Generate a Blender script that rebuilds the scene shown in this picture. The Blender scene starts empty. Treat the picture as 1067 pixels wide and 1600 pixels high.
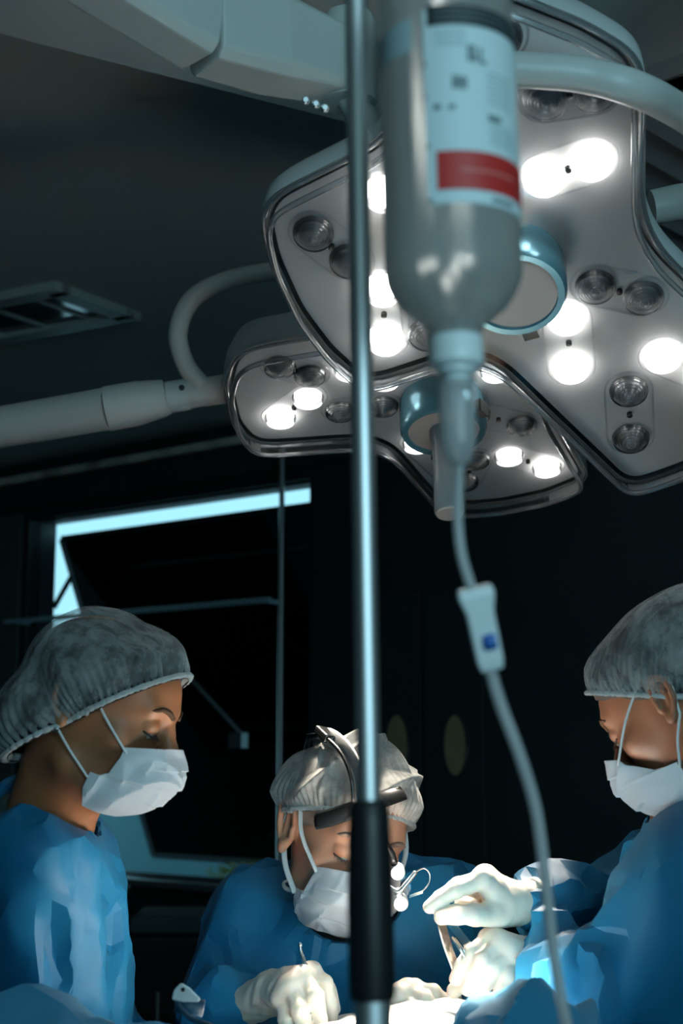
import bpy, bmesh, math, random
import numpy as np
from mathutils import Vector, Matrix

# ------------------------------------------------------------------ camera
scene = bpy.context.scene
col = scene.collection
F, W, H = 2200.0, 1067.0, 1600.0
EYE = np.array([0.0, 0.0, 1.5])
PITCH = math.atan((1170 - 800) / F)
FWD = np.array([0, math.cos(PITCH), math.sin(PITCH)])
RGT = np.array([1.0, 0, 0])
UPV = np.cross(RGT, FWD)

cam_d = bpy.data.cameras.new('camera')
cam = bpy.data.objects.new('camera', cam_d)
col.objects.link(cam)
cam.location = EYE
cam.rotation_euler = (math.pi / 2 + PITCH, 0, 0)
cam_d.sensor_fit = 'VERTICAL'
cam_d.sensor_height = 36.0
cam_d.sensor_width = 24.0
cam_d.lens = 36.0 * F / H
cam_d.clip_start = 0.05
cam_d.dof.use_dof = True
cam_d.dof.focus_distance = 1.95
cam_d.dof.aperture_fstop = 5.2
scene.camera = cam

# ------------------------------------------------------------------ world, fill light, exposure
world = bpy.data.worlds.new('world')
scene.world = world
world.use_nodes = True
wb = world.node_tree.nodes['Background']
wb.inputs[0].default_value = (0.36, 0.78, 0.95, 1)
wb.inputs[1].default_value = 0.95
world.cycles.sampling_method = 'NONE'

def area_light(name, loc, target, size, size_y, energy, color):
    d = bpy.data.lights.new(name, 'AREA')
    d.shape = 'RECTANGLE'; d.size = size; d.size_y = size_y
    d.energy = energy; d.color = color
    o = bpy.data.objects.new(name, d)
    col.objects.link(o)
    o.location = loc
    o.rotation_euler = (Vector(target) - Vector(loc)).to_track_quat('-Z', 'Y').to_euler()
    return o

# teal fill light added behind the camera, stands in for window daylight
area_light('rear_fill', (0.75, -1.16, 1.95), (0.60, 0.5, 1.90), 1.0, 1.2, 23, (0.48, 0.86, 1.0))

scene.view_settings.view_transform = 'Standard'
scene.view_settings.look = 'None'
scene.view_settings.gamma = 1.0
scene.view_settings.use_curve_mapping = False
scene.view_settings.exposure = 0.35
scene.cycles.caustics_reflective = False
scene.cycles.caustics_refractive = False
scene.cycles.sample_clamp_indirect = 4.0
scene.cycles.max_bounces = 8
scene.cycles.transparent_max_bounces = 24

rng = np.random.default_rng(7)
random.seed(5)

# ------------------------------------------------------------------ geometry helpers
def P(x, y, d):
    """world point seen at photo pixel (x, y), d metres along the view axis"""
    return EYE + d * (FWD + RGT * (x - W / 2) / F - UPV * (y - H / 2) / F)

def ray(x, y):
    return FWD + RGT * (x - W / 2) / F - UPV * (y - H / 2) / F

def on_plane(x, y, p0, n):
    r = ray(x, y)
    return EYE + r * (np.dot(np.asarray(p0) - EYE, n) / np.dot(r, n))

def at_z(x, y, z):
    return on_plane(x, y, (0, 0, z), (0, 0, 1))

def at_y(x, y, Y):
    return on_plane(x, y, (0, Y, 0), (0, 1, 0))

def unit(v):
    v = np.asarray(v, float)
    return v / np.linalg.norm(v)

def empty(name, loc, label=None, cat=None, group=None, kind=None):
    o = bpy.data.objects.new(name, None)
    o.empty_display_size = 0.05
    col.objects.link(o)
    o.location = [float(v) for v in loc]
    tag(o, label, cat, group, kind)
    return o

def tag(o, label=None, cat=None, group=None, kind=None):
    if label: o['label'] = label
    if cat: o['category'] = cat
    if group: o['group'] = group
    if kind: o['kind'] = kind
    return o

def mesh_data(name, verts, faces, mats, smooth=False, off=(0, 0, 0)):
    me = bpy.data.meshes.new(name)
    v = np.asarray(verts, float) - np.asarray(off, float)
    me.from_pydata(v.tolist(), [], [tuple(int(i) for i in f) for f in faces])
    for m in (mats if isinstance(mats, (list, tuple)) else [mats]):
        me.materials.append(m)
    if smooth:
        me.polygons.foreach_set('use_smooth', [True] * len(me.polygons))
    me.update()
    return me

def obj(name, vf, mat, parent=None, smooth=False, fixn=True, auto=None):
    """verts in world space -> one mesh object (child of parent, or top-level with origin at its base)"""
    verts, faces = vf
    verts = np.asarray(verts, float)
    if parent is not None:
        off = np.array(world_loc(parent))
        loc = (0, 0, 0)
    else:
        lo, hi = verts.min(0), verts.max(0)
        off = np.array([(lo[0] + hi[0]) / 2, (lo[1] + hi[1]) / 2, lo[2]])
        loc = off
    me = mesh_data(name, verts, faces, mat, smooth, off)
    if fixn:
        bm = bmesh.new(); bm.from_mesh(me)
        bmesh.ops.recalc_face_normals(bm, faces=bm.faces)
        bm.to_mesh(me); bm.free()
    if auto is not None:
        me.set_sharp_from_angle(angle=math.radians(auto))
    o = bpy.data.objects.new(name, me)
    col.objects.link(o)
    if parent is not None:
        o.parent = parent
    else:
        o.location = [float(v) for v in loc]
    return o

def world_loc(o):
    p = np.zeros(3)
    while o is not None:
        p = p + np.array(o.location)
        o = o.parent
    return p

def facet(o, ratio, angle=24):
    """reduce a dense cloth mesh to larger facets with crisp creases"""
    m = o.modifiers.new('decimate', 'DECIMATE'); m.ratio = ratio
    dg = bpy.context.evaluated_depsgraph_get()
    me = bpy.data.meshes.new_from_object(o.evaluated_get(dg), depsgraph=dg)
    o.modifiers.clear(); o.data = me
    me.polygons.foreach_set('use_smooth', [True] * len(me.polygons))
    me.set_sharp_from_angle(angle=math.radians(angle))
    return o

class MB:
    """collects shapes into one mesh"""
    def __init__(self): self.v = []; self.f = []
    def add(self, verts, faces):
        b = len(self.v)
        self.v.extend([tuple(map(float, p)) for p in verts])
        self.f.extend([tuple(i + b for i in f) for f in faces])
        return self
    @property
    def vf(self): return self.v, self.f

def basis(d, hint=(0, 0, 1)):
    d = unit(d)
    h = np.asarray(hint, float)
    if abs(np.dot(d, h)) > 0.95: h = np.array([0, 1.0, 0])
    a = unit(np.cross(h, d)); b = np.cross(d, a)
    return a, b, d

def box_axes(c, ex, ey, ez):
    """box from centre and three half-extent vectors"""
    c, ex, ey, ez = [np.asarray(q, float) for q in (c, ex, ey, ez)]
    v = [c + sx * ex + sy * ey + sz * ez for sz in (-1, 1) for sy in (-1, 1) for sx in (-1, 1)]
    f = [(0, 2, 3, 1), (4, 5, 7, 6), (0, 1, 5, 4), (2, 6, 7, 3), (0, 4, 6, 2), (1, 3, 7, 5)]
    return v, f

def box(lo, hi):
    lo, hi = np.asarray(lo, float), np.asarray(hi, float)
    h = (hi - lo) / 2
    return box_axes((lo + hi) / 2, (h[0], 0, 0), (0, h[1], 0), (0, 0, h[2]))

def bevel_obj(o, w, seg=2):
    m = o.modifiers.new('bevel', 'BEVEL'); m.width = w; m.segments = seg; m.limit_method = 'ANGLE'
    return o

def smooth_path(pts, n=8, closed=False):
    pts = [np.asarray(p, float) for p in pts]
    out = []
    N = len(pts)
    for i in range(N if closed else N - 1):
        if closed:
            p0, p1, p2, p3 = pts[i - 1], pts[i], pts[(i + 1) % N], pts[(i + 2) % N]
        else:
            p1, p2 = pts[i], pts[i + 1]
            p0 = pts[i - 1] if i > 0 else 2 * p1 - p2
            p3 = pts[i + 2] if i + 2 < N else 2 * p2 - p1
        for k in range(n):
            t = k / n
            out.append(0.5 * ((2 * p1) + (-p0 + p2) * t + (2 * p0 - 5 * p1 + 4 * p2 - p3) * t * t + (-p0 + 3 * p1 - 3 * p2 + p3) * t ** 3))
    if not closed: out.append(pts[-1])
    return out

def tube(path, r, seg=16, closed=False, caps=True, squash=None, hint=(0, 0, 1)):
    """sweep; r number or list; squash=(sx,sy) scales the section"""
    path = [np.asarray(p, float) for p in path]
    N = len(path)
    rs = [r] * N if np.isscalar(r) else list(r)
    if len(rs) != N:
        rs = np.interp(np.linspace(0, 1, N), np.linspace(0, 1, len(rs)), rs)
    T = []
    for i in range(N):
        if closed: d = path[(i + 1) % N] - path[i - 1]
        else: d = path[min(i + 1, N - 1)] - path[max(i - 1, 0)]
        T.append(unit(d))
    a, b, _ = basis(T[0], hint)
    v, f = [], []
    sx, sy = squash or (1, 1)
    for i in range(N):
        if i:
            a = unit(a - T[i] * np.dot(a, T[i])); b = np.cross(T[i], a)
        for k in range(seg):
            an = 2 * math.pi * k / seg
            v.append(path[i] + rs[i] * (sx * math.cos(an) * a + sy * math.sin(an) * b))
    M = N if closed else N - 1
    for i in range(M):
        j = (i + 1) % N
        for k in range(seg):
            k2 = (k + 1) % seg
            f.append((i * seg + k, i * seg + k2, j * seg + k2, j * seg + k))
    if caps and not closed:
        f.append(tuple(range(seg - 1, -1, -1)))
        f.append(tuple((N - 1) * seg + k for k in range(seg)))
    return v, f

def lathe(c, axis, prof, seg=32, cap=True, hint=(0, 0, 1)):
    """prof: list of (radius, distance along axis)"""
    a, b, d = basis(axis, hint)
    c = np.asarray(c, float)
    v, f = [], []
    for (r, h) in prof:
        for k in range(seg):
            an = 2 * math.pi * k / seg
            v.append(c + d * h + r * (math.cos(an) * a + math.sin(an) * b))
    for i in range(len(prof) - 1):
        for k in range(seg):
            k2 = (k + 1) % seg
            f.append((i * seg + k, i * seg + k2, (i + 1) * seg + k2, (i + 1) * seg + k))
    if cap:
        f.append(tuple(range(seg - 1, -1, -1)))
        f.append(tuple((len(prof) - 1) * seg + k for k in range(seg)))
    return v, f

def prism(poly, e):
    """extrude a 3D polygon by vector e"""
    n = len(poly)
    poly = [np.asarray(p, float) for p in poly]
    v = poly + [p + np.asarray(e, float) for p in poly]
    f = [tuple(range(n)), tuple(range(2 * n - 1, n - 1, -1))]
    f += [(i, (i + 1) % n, n + (i + 1) % n, n + i) for i in range(n)]
    return v, f

def grid_faces(nu, nv, wrap=False):
    f = []
    for i in range(nu - 1 if not wrap else nu):
        j = (i + 1) % nu
        for k in range(nv - 1):
            f.append((i * nv + k, j * nv + k, j * nv + k + 1, i * nv + k + 1))
    return f

# ------------------------------------------------------------------ signed-distance modelling
class Field:
    def __init__(s, lo, hi, h):
        s.lo = np.asarray(lo, float); s.h = h
        s.n = np.maximum(4, np.ceil((np.asarray(hi, float) - s.lo) / h).astype(int) + 1)
        s.F = np.full(tuple(s.n), 0.25, np.float32)
        s.ax = [(s.lo[i] + h * np.arange(s.n[i])).astype(np.float32) for i in range(3)]
    def sub(s, lo, hi):
        sl = []
        for i in range(3):
            a = int(np.clip(math.floor((lo[i] - s.lo[i]) / s.h), 0, s.n[i]))
            b = int(np.clip(math.ceil((hi[i] - s.lo[i]) / s.h) + 1, 0, s.n[i]))
            sl.append(slice(a, b))
        g = np.meshgrid(s.ax[0][sl[0]], s.ax[1][sl[1]], s.ax[2][sl[2]], indexing='ij', sparse=True)
        return tuple(sl), g
    def _mix(s, sl, d, k, op):
        A = s.F[sl]
        if op == 'add':
            hh = np.maximum(k - np.abs(A - d), 0) / max(k, 1e-6)
            s.F[sl] = np.minimum(A, d) - hh * hh * k * 0.25
        else:
            d = -d
            hh = np.maximum(k - np.abs(A - d), 0) / max(k, 1e-6)
            s.F[sl] = np.maximum(A, d) + hh * hh * k * 0.25
    def cap(s, a, b, ra, rb=None, k=0.01, op='add'):
        a = np.asarray(a, float); b = np.asarray(b, float); rb = ra if rb is None else rb
        m = max(ra, rb) + k + 4 * s.h
        sl, (X, Y, Z) = s.sub(np.minimum(a, b) - m, np.maximum(a, b) + m)
        if 0 in s.F[sl].shape: return s
        ab = b - a; L = max(float(ab @ ab), 1e-12)
        t = np.clip(((X - a[0]) * ab[0] + (Y - a[1]) * ab[1] + (Z - a[2]) * ab[2]) / L, 0, 1)
        d = np.sqrt((X - a[0] - t * ab[0]) ** 2 + (Y - a[1] - t * ab[1]) ** 2 + (Z - a[2] - t * ab[2]) ** 2) - (ra + (rb - ra) * t)
        s._mix(sl, d, k, op); return s
    def chain(s, pts, rs, k=0.01, op='add'):
        for i in range(len(pts) - 1):
            s.cap(pts[i], pts[i + 1], rs[i], rs[i + 1], k, op)
        return s
    def ell(s, c, r, R=None, k=0.01, op='add'):
        c = np.asarray(c, float); r = np.asarray(r, float)
        m = r.max() + k + 4 * s.h
        sl, (X, Y, Z) = s.sub(c - m, c + m)
        if 0 in s.F[sl].shape: return s
        x, y, z = X - c[0], Y - c[1], Z - c[2]
        if R is None: R = np.eye(3)
        q = [(x * R[0, i] + y * R[1, i] + z * R[2, i]) for i in range(3)]   # columns of R are the axes
        k0 = np.sqrt(sum((q[i] / r[i]) ** 2 for i in range(3))) + 1e-6
        k1 = np.sqrt(sum((q[i] / r[i] ** 2) ** 2 for i in range(3))) + 1e-6
        s._mix(sl, k0 * (k0 - 1) / k1, k, op); return s
    def disp(s, fn):
        X, Y, Z = np.meshgrid(*s.ax, indexing='ij', sparse=True)
        band = np.abs(s.F) < 0.05
        D = fn(X, Y, Z)
        s.F = np.where(band, s.F - D, s.F).astype(np.float32); return s
    def ridge(s, a, b, w, amp):
        """a fold: raises (amp>0) or sinks the surface along a segment, sharp at its crest"""
        a = np.asarray(a, float); b = np.asarray(b, float)
        sl, (X, Y, Z) = s.sub(np.minimum(a, b) - w, np.maximum(a, b) + w)
        if 0 in s.F[sl].shape: return s
        ab = b - a; L = max(float(ab @ ab), 1e-12)
        t = np.clip(((X - a[0]) * ab[0] + (Y - a[1]) * ab[1] + (Z - a[2]) * ab[2]) / L, 0, 1)
        d = np.sqrt((X - a[0] - t * ab[0]) ** 2 + (Y - a[1] - t * ab[1]) ** 2 + (Z - a[2] - t * ab[2]) ** 2)
        prof = np.maximum(0, 1 - d / w) ** 1.3 * (0.35 + 0.65 * np.sin(np.pi * np.clip(t * 0.9 + 0.05, 0, 1)))
        s.F[sl] -= (amp * prof).astype(np.float32); return s
    def hit(s, x, y, d0=1.25, d1=2.5):
        """first point of the surface along the photo's ray through pixel (x, y)"""
        ds = np.arange(d0, d1, s.h * .5)
        pts = EYE + ds[:, None] * ray(x, y)[None]
        ii = np.round((pts - s.lo) / s.h).astype(int)
        ok = ((ii >= 0) & (ii < s.n)).all(1)
        ii = np.clip(ii, 0, s.n - 1)
        inside = ok & (s.F[ii[:, 0], ii[:, 1], ii[:, 2]] < 0)
        return pts[np.argmax(inside)] if inside.any() else None
    def folds(s, lst):
        """lst: polylines of pixels with half-width and height; each becomes a crease on the cloth"""
        for w, amp, *pl in lst:
            hp = [s.hit(*q) for q in pl]
            for a, b in zip(hp[:-1], hp[1:]):
                if a is not None and b is not None and np.linalg.norm(a - b) < .35: s.ridge(a, b, w, amp)
        return s
    def mesh(s):
        return surface_nets(s.F, s.lo, s.h)

def surface_nets(Fv, lo, h):
    ins = Fv < 0
    nx, ny, nz = Fv.shape
    c = np.zeros((nx - 1, ny - 1, nz - 1), np.int8)
    for i in (0, 1):
        for j in (0, 1):
            for k in (0, 1):
                c += ins[i:nx - 1 + i, j:ny - 1 + j, k:nz - 1 + k]
    act = (c > 0) & (c < 8)
    idx = np.argwhere(act)
    ids = np.full(act.shape, -1, np.int64)
    ids[act] = np.arange(len(idx))
    acc = np.zeros((len(idx), 3)); cnt = np.zeros(len(idx))
    I, J, K = idx.T
    for axis in range(3):
        o1, o2 = [q for q in range(3) if q != axis]
        for a in (0, 1):
            for b in (0, 1):
                st = np.zeros(3, int); st[o1] = a; st[o2] = b
                en = st.copy(); en[axis] = 1
                f0 = Fv[I + st[0], J + st[1], K + st[2]]; f1 = Fv[I + en[0], J + en[1], K + en[2]]
                m = (f0 < 0) != (f1 < 0)
                t = np.where(m, f0 / np.where(m, f0 - f1, 1), 0)
                p = np.tile(st.astype(float), (len(idx), 1)); p[:, axis] += t
                acc[m] += p[m]; cnt[m] += 1
    V = lo + h * (idx + acc / np.maximum(cnt, 1)[:, None])
    quads = []
    for axis in range(3):
        sl0 = [slice(None)] * 3; sl1 = [slice(None)] * 3
        sl0[axis] = slice(0, -1); sl1[axis] = slice(1, None)
        a, b = ins[tuple(sl0)], ins[tuple(sl1)]
        e = np.argwhere(a != b)
        o1, o2 = [(1, 2), (2, 0), (0, 1)][axis]
        ok = (e[:, o1] > 0) & (e[:, o2] > 0) & (e[:, o1] < Fv.shape[o1] - 1) & (e[:, o2] < Fv.shape[o2] - 1)
        e = e[ok]
        flip = ~a[tuple(e.T)]
        def cell(d1, d2):
            q = e.copy(); q[:, o1] -= d1; q[:, o2] -= d2
            return ids[tuple(q.T)]
        q = np.stack([cell(1, 1), cell(0, 1), cell(0, 0), cell(1, 0)], 1)
        q[flip] = q[flip][:, ::-1]
        quads.append(q)
    Q = np.concatenate(quads)
    Q = Q[(Q >= 0).all(1)]
    return V, Q

def tri_wave(x): return np.abs(np.mod(x, 2.0) - 1.0) * 2 - 1

def crumple(seed, freq, amp, n=4, warp=0.05):
    """faceted creases: sums of triangle waves along random directions"""
    r = np.random.default_rng(seed)
    D = [(unit(r.normal(size=3)), freq * r.uniform(0.6, 1.7), r.uniform(0, 6), unit(r.normal(size=3)), r.uniform(5, 9), r.uniform(0, 6)) for _ in range(n)]
    def fn(X, Y, Z):
        out = 0
        for d, f, p, d2, f2, p2 in D:
            s = np.sin((X * d2[0] + Y * d2[1] + Z * d2[2]) * f2 + p2)
            w = tri_wave((X * d[0] + Y * d[1] + Z * d[2]) * f + p + s * 0.9)
            out = out + w * (0.35 + 0.65 * s * s)
        return (amp / n * 1.6 * out).astype(np.float32)
    return fn

def cloth(seed, freq, amp, axis=(0, 0, 1), along=0.25, n=3):
    """cloth folds: sharp crests with flat valleys between, running mostly along the axis"""
    r = np.random.default_rng(seed)
    ax = unit(axis); D = []
    for _ in range(n):
        d = r.normal(size=3); d = d - ax * np.dot(d, ax) * (1 - along)
        D.append((unit(d), freq * r.uniform(0.75, 1.4), r.uniform(0, 6), unit(r.normal(size=3)), r.uniform(5, 10), r.uniform(0, 6)))
    def fn(X, Y, Z):
        out = 0
        for d, f, p, d2, f2, p2 in D:
            s = np.sin((X * d2[0] + Y * d2[1] + Z * d2[2]) * f2 + p2)
            u = np.abs(np.mod((X * d[0] + Y * d[1] + Z * d[2]) * f + p + s * 0.7, 2.0) - 1)
            out = np.maximum(out, (1 - u) ** 2 * (0.25 + 0.75 * (0.5 - 0.5 * s)))
        return (amp * (out - 0.3)).astype(np.float32)
    return fn

# ------------------------------------------------------------------ materials
def nmat(name):
    m = bpy.data.materials.new(name); m.use_nodes = True
    nt = m.node_tree
    return m, nt, nt.nodes['Principled BSDF'], nt.nodes['Material Output']

def add_noise_bump(nt, target, scale, strength, dist=0.002, detail=4, stretch=None):
    tc = nt.nodes.new('ShaderNodeTexCoord')
    src = tc.outputs['Object']
    if stretch:
        mp = nt.nodes.new('ShaderNodeMapping'); mp.inputs['Scale'].default_value = stretch
        nt.links.new(src, mp.inputs[0]); src = mp.outputs[0]
    nz = nt.nodes.new('ShaderNodeTexNoise'); nz.inputs['Scale'].default_value = scale; nz.inputs['Detail'].default_value = detail
    nt.links.new(src, nz.inputs['Vector'])
    bp = nt.nodes.new('ShaderNodeBump'); bp.inputs['Strength'].default_value = strength; bp.inputs['Distance'].default_value = dist
    nt.links.new(nz.outputs['Fac'], bp.inputs['Height'])
    nt.links.new(bp.outputs[0], target.inputs['Normal'])
    return nz, src

def solid(name, c, rough=0.5, metal=0.0, bump=None, var=0.0, vscale=6.0, spec=0.5, **kw):
    m, nt, b, out = nmat(name)
    b.inputs['Base Color'].default_value = (*c, 1)
    b.inputs['Roughness'].default_value = rough
    b.inputs['Metallic'].default_value = metal
    b.inputs['Specular IOR Level'].default_value = spec
    for k, v in kw.items():
        b.inputs[k.replace('_', ' ')].default_value = v
    if bump: add_noise_bump(nt, b, *bump)
    # slight unevenness of colour so that no surface is perfectly flat
    tc = nt.nodes.new('ShaderNodeTexCoord')
    nz = nt.nodes.new('ShaderNodeTexNoise'); nz.inputs['Scale'].default_value = vscale; nz.inputs['Detail'].default_value = 5
    nt.links.new(tc.outputs['Object'], nz.inputs['Vector'])
    mr = nt.nodes.new('ShaderNodeMapRange')
    v = max(var, 0.03)
    mr.inputs['From Min'].default_value = 0.3; mr.inputs['From Max'].default_value = 0.7
    mr.inputs['To Min'].default_value = 1 - v; mr.inputs['To Max'].default_value = 1 + v
    nt.links.new(nz.outputs['Fac'], mr.inputs['Value'])
    mx = nt.nodes.new('ShaderNodeMix'); mx.data_type = 'RGBA'; mx.blend_type = 'MULTIPLY'
    mx.inputs['Factor'].default_value = 1.0
    mx.inputs[6].default_value = (*c, 1)
    nt.links.new(mr.outputs[0], mx.inputs[7])
    nt.links.new(mx.outputs[2], b.inputs['Base Color'])
    return m

def emit(name, c, s):
    m, nt, b, out = nmat(name)
    nt.nodes.remove(b)
    e = nt.nodes.new('ShaderNodeEmission'); e.inputs[0].default_value = (*c, 1); e.inputs[1].default_value = s
    nt.links.new(e.outputs[0], out.inputs[0])
    return m

def clear(name, tint, refl=1.0, rough=0.03, ior=1.5, haze=0.0):
    """thin clear plastic: see-through with fresnel reflections, optional milky haze"""
    m, nt, b, out = nmat(name)
    nt.nodes.remove(b)
    tr = nt.nodes.new('ShaderNodeBsdfTransparent'); tr.inputs[0].default_value = (*tint, 1)
    gl = nt.nodes.new('ShaderNodeBsdfGlossy'); gl.inputs['Roughness'].default_value = rough
    fr = nt.nodes.new('ShaderNodeFresnel'); fr.inputs[0].default_value = ior
    mul = nt.nodes.new('ShaderNodeMath'); mul.operation = 'MULTIPLY'; mul.inputs[1].default_value = refl
    nt.links.new(fr.outputs[0], mul.inputs[0])
    mx = nt.nodes.new('ShaderNodeMixShader')
    nt.links.new(mul.outputs[0], mx.inputs[0]); nt.links.new(tr.outputs[0], mx.inputs[1]); nt.links.new(gl.outputs[0], mx.inputs[2])
    last = mx
    if haze:
        df = nt.nodes.new('ShaderNodeBsdfDiffuse'); df.inputs[0].default_value = (0.8, 0.84, 0.85, 1)
        tl = nt.nodes.new('ShaderNodeBsdfTranslucent'); tl.inputs[0].default_value = (0.8, 0.84, 0.85, 1)
        m2 = nt.nodes.new('ShaderNodeMixShader'); m2.inputs[0].default_value = 0.5
        nt.links.new(df.outputs[0], m2.inputs[1]); nt.links.new(tl.outputs[0], m2.inputs[2])
        m3 = nt.nodes.new('ShaderNodeMixShader'); m3.inputs[0].default_value = haze
        nt.links.new(mx.outputs[0], m3.inputs[1]); nt.links.new(m2.outputs[0], m3.inputs[2])
        last = m3
    nt.links.new(last.outputs[0], out.inputs[0])
    return m

def fibre(name, c, tmin, tmax, scale=18, stretch=(1, 1, 1), bump=0.35):
    """thin non-woven fabric: diffuse + translucent, partly see-through in streaks"""
    m, nt, b, out = nmat(name)
    nt.nodes.remove(b)
    tc = nt.nodes.new('ShaderNodeTexCoord')
    mp = nt.nodes.new('ShaderNodeMapping'); mp.inputs['Scale'].default_value = stretch
    nt.links.new(tc.outputs['Object'], mp.inputs[0])
    n1 = nt.nodes.new('ShaderNodeTexNoise'); n1.inputs['Scale'].default_value = scale; n1.inputs['Detail'].default_value = 8; n1.inputs['Roughness'].default_value = 0.65
    n1.inputs['Distortion'].default_value = 0.35
    nt.links.new(mp.outputs[0], n1.inputs['Vector'])
    mr = nt.nodes.new('ShaderNodeMapRange'); mr.inputs['From Min'].default_value = 0.35; mr.inputs['From Max'].default_value = 0.65
    mr.inputs['To Min'].default_value = tmin; mr.inputs['To Max'].default_value = tmax
    nt.links.new(n1.outputs['Fac'], mr.inputs['Value'])
    n2 = nt.nodes.new('ShaderNodeTexNoise'); n2.inputs['Scale'].default_value = 60; n2.inputs['Detail'].default_value = 6
    nt.links.new(mp.outputs[0], n2.inputs['Vector'])
    bp = nt.nodes.new('ShaderNodeBump'); bp.inputs['Strength'].default_value = bump; bp.inputs['Distance'].default_value = 0.003
    nt.links.new(n2.outputs['Fac'], bp.inputs['Height'])
    df = nt.nodes.new('ShaderNodeBsdfDiffuse'); df.inputs[0].default_value = (*c, 1)
    tl = nt.nodes.new('ShaderNodeBsdfTranslucent'); tl.inputs[0].default_value = (*c, 1)
    nt.links.new(bp.outputs[0], df.inputs['Normal']); nt.links.new(bp.outputs[0], tl.inputs['Normal'])
    m1 = nt.nodes.new('ShaderNodeMixShader'); m1.inputs[0].default_value = 0.35
    nt.links.new(df.outputs[0], m1.inputs[1]); nt.links.new(tl.outputs[0], m1.inputs[2])
    tr = nt.nodes.new('ShaderNodeBsdfTransparent')
    m2 = nt.nodes.new('ShaderNodeMixShader')
    nt.links.new(mr.outputs[0], m2.inputs[0]); nt.links.new(m1.outputs[0], m2.inputs[1]); nt.links.new(tr.outputs[0], m2.inputs[2])
    nt.links.new(m2.outputs[0], out.inputs[0])
    return m

M = {}
M['ceiling'] = solid('ceiling_paint', (0.74, 0.73, 0.69), 0.85, bump=(30, 0.05), var=0.04, vscale=1.2)
M['soffit'] = solid('soffit_paint', (0.78, 0.77, 0.73), 0.85, var=0.03)
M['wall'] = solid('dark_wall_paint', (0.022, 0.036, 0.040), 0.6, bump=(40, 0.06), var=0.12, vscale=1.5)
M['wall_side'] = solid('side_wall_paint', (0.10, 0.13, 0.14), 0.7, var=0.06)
M['floor'] = solid('floor_vinyl', (0.09, 0.12, 0.13), 0.35, var=0.1, vscale=2)
M['frame_dark'] = solid('dark_window_frame', (0.03, 0.05, 0.055), 0.4, var=0.1)
M['sash'] = solid('window_sash_metal', (0.30, 0.34, 0.35), 0.35, 0.6, var=0.1)
M['pane'] = clear('dark_window_glass', (0.02, 0.03, 0.035), 1.0, 0.02)
M['trim'] = solid('patchy_trim', (0.85, 0.82, 0.66), 0.35, 0.0, var=0.5, vscale=9)  # pale strip with strong random tone variation
M['steel'] = solid('steel', (0.66, 0.69, 0.70), 0.46, 1.0, var=0.03)
M['steel_bright'] = solid('polished_instrument_steel', (0.75, 0.75, 0.74), 0.16, 1.0, var=0.03)
M['rail'] = solid('brushed_rail', (0.45, 0.70, 0.78), 0.35, 0.0, var=0.15)
M['black'] = solid('black_rubber', (0.006, 0.008, 0.009), 0.45, var=0.1)
M['black_gloss'] = solid('black_plastic', (0.010, 0.011, 0.012), 0.25, var=0.1)
M['lamp_shell'] = solid('lamp_shell_paint', (0.52, 0.55, 0.55), 0.38, var=0.03, spec=0.5)
M['lamp_panel'] = solid('lamp_reflector_panel', (0.86, 0.85, 0.84), 0.45, var=0.05, vscale=8)
M['lamp_glass'] = clear('lamp_cover_acrylic', (0.95, 0.96, 0.97), 0.9, 0.04)
M['lens'] = clear('lens_acrylic', (0.93, 0.95, 0.96), 3.0, 0.06, 1.45, haze=0.05)
M['tray'] = clear('lens_tray_acrylic', (0.97, 0.97, 0.98), 0.7, 0.15, 1.35)
M['rim'] = clear('lamp_rim_acrylic', (0.80, 0.84, 0.86), 2.5, 0.10, 1.5, haze=0.15)
M['ring'] = solid('blue_grey_ring', (0.10, 0.26, 0.33), 0.22, 0.35, var=0.05)
M['disc'] = solid('beige_disc', (0.50, 0.42, 0.39), 0.5, var=0.04)
M['handle'] = clear('frosted_handle_sleeve', (0.80, 0.80, 0.80), 1.2, 0.15, 1.45, haze=0.5)
M['led_on'] = emit('led_bright', (1.0, 0.97, 0.92), 18.0)
M['led_mid'] = emit('led_dim', (1.0, 0.97, 0.93), 5.0)
M['led_off'] = solid('led_unlit', (0.60, 0.63, 0.64), 0.3, var=0.1)
M['arm'] = solid('arm_paint_warm_grey', (0.55, 0.52, 0.49), 0.45, var=0.03)
M['arm_teal'] = solid('arm_paint_cool_grey', (0.56, 0.60, 0.58), 0.4, var=0.03)
M['gown'] = solid('blue_gown_fabric', (0.004, 0.135, 0.280), 0.55, bump=(260, 0.12, 0.0006), var=0.08, vscale=9, spec=0.3, Sheen_Weight=0.03)
M['gown2'] = solid('blue_gown_fabric_plain', (0.003, 0.115, 0.230), 0.6, bump=(260, 0.12, 0.0006), var=0.08, vscale=9, spec=0.25, Sheen_Weight=0.02)
M['drape'] = solid('blue_drape_fabric', (0.015, 0.19, 0.34), 0.6, bump=(200, 0.15, 0.0008), var=0.10, vscale=10, spec=0.3, Sheen_Weight=0.15)
M['gauze'] = solid('white_gauze', (0.85, 0.84, 0.81), 0.8, bump=(120, 0.4, 0.001), var=0.04)
M['glove'] = solid('latex_glove', (0.80, 0.71, 0.61), 0.42, bump=(55, 0.35, 0.003), var=0.05, vscale=20, Subsurface_Weight=0.15)
M['skin_w'] = solid('skin_brown', (0.33, 0.135, 0.062), 0.48, bump=(160, 0.12, 0.0006), var=0.08, vscale=14, Subsurface_Weight=0.12)
M['skin_m'] = solid('skin_light', (0.56, 0.27, 0.17), 0.48, bump=(120, 0.2, 0.0008), var=0.12, vscale=16, Subsurface_Weight=0.12)
M['skin_r'] = solid('skin_tan', (0.25, 0.105, 0.055), 0.48, bump=(160, 0.12, 0.0006), var=0.08, vscale=14, Subsurface_Weight=0.12)
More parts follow.
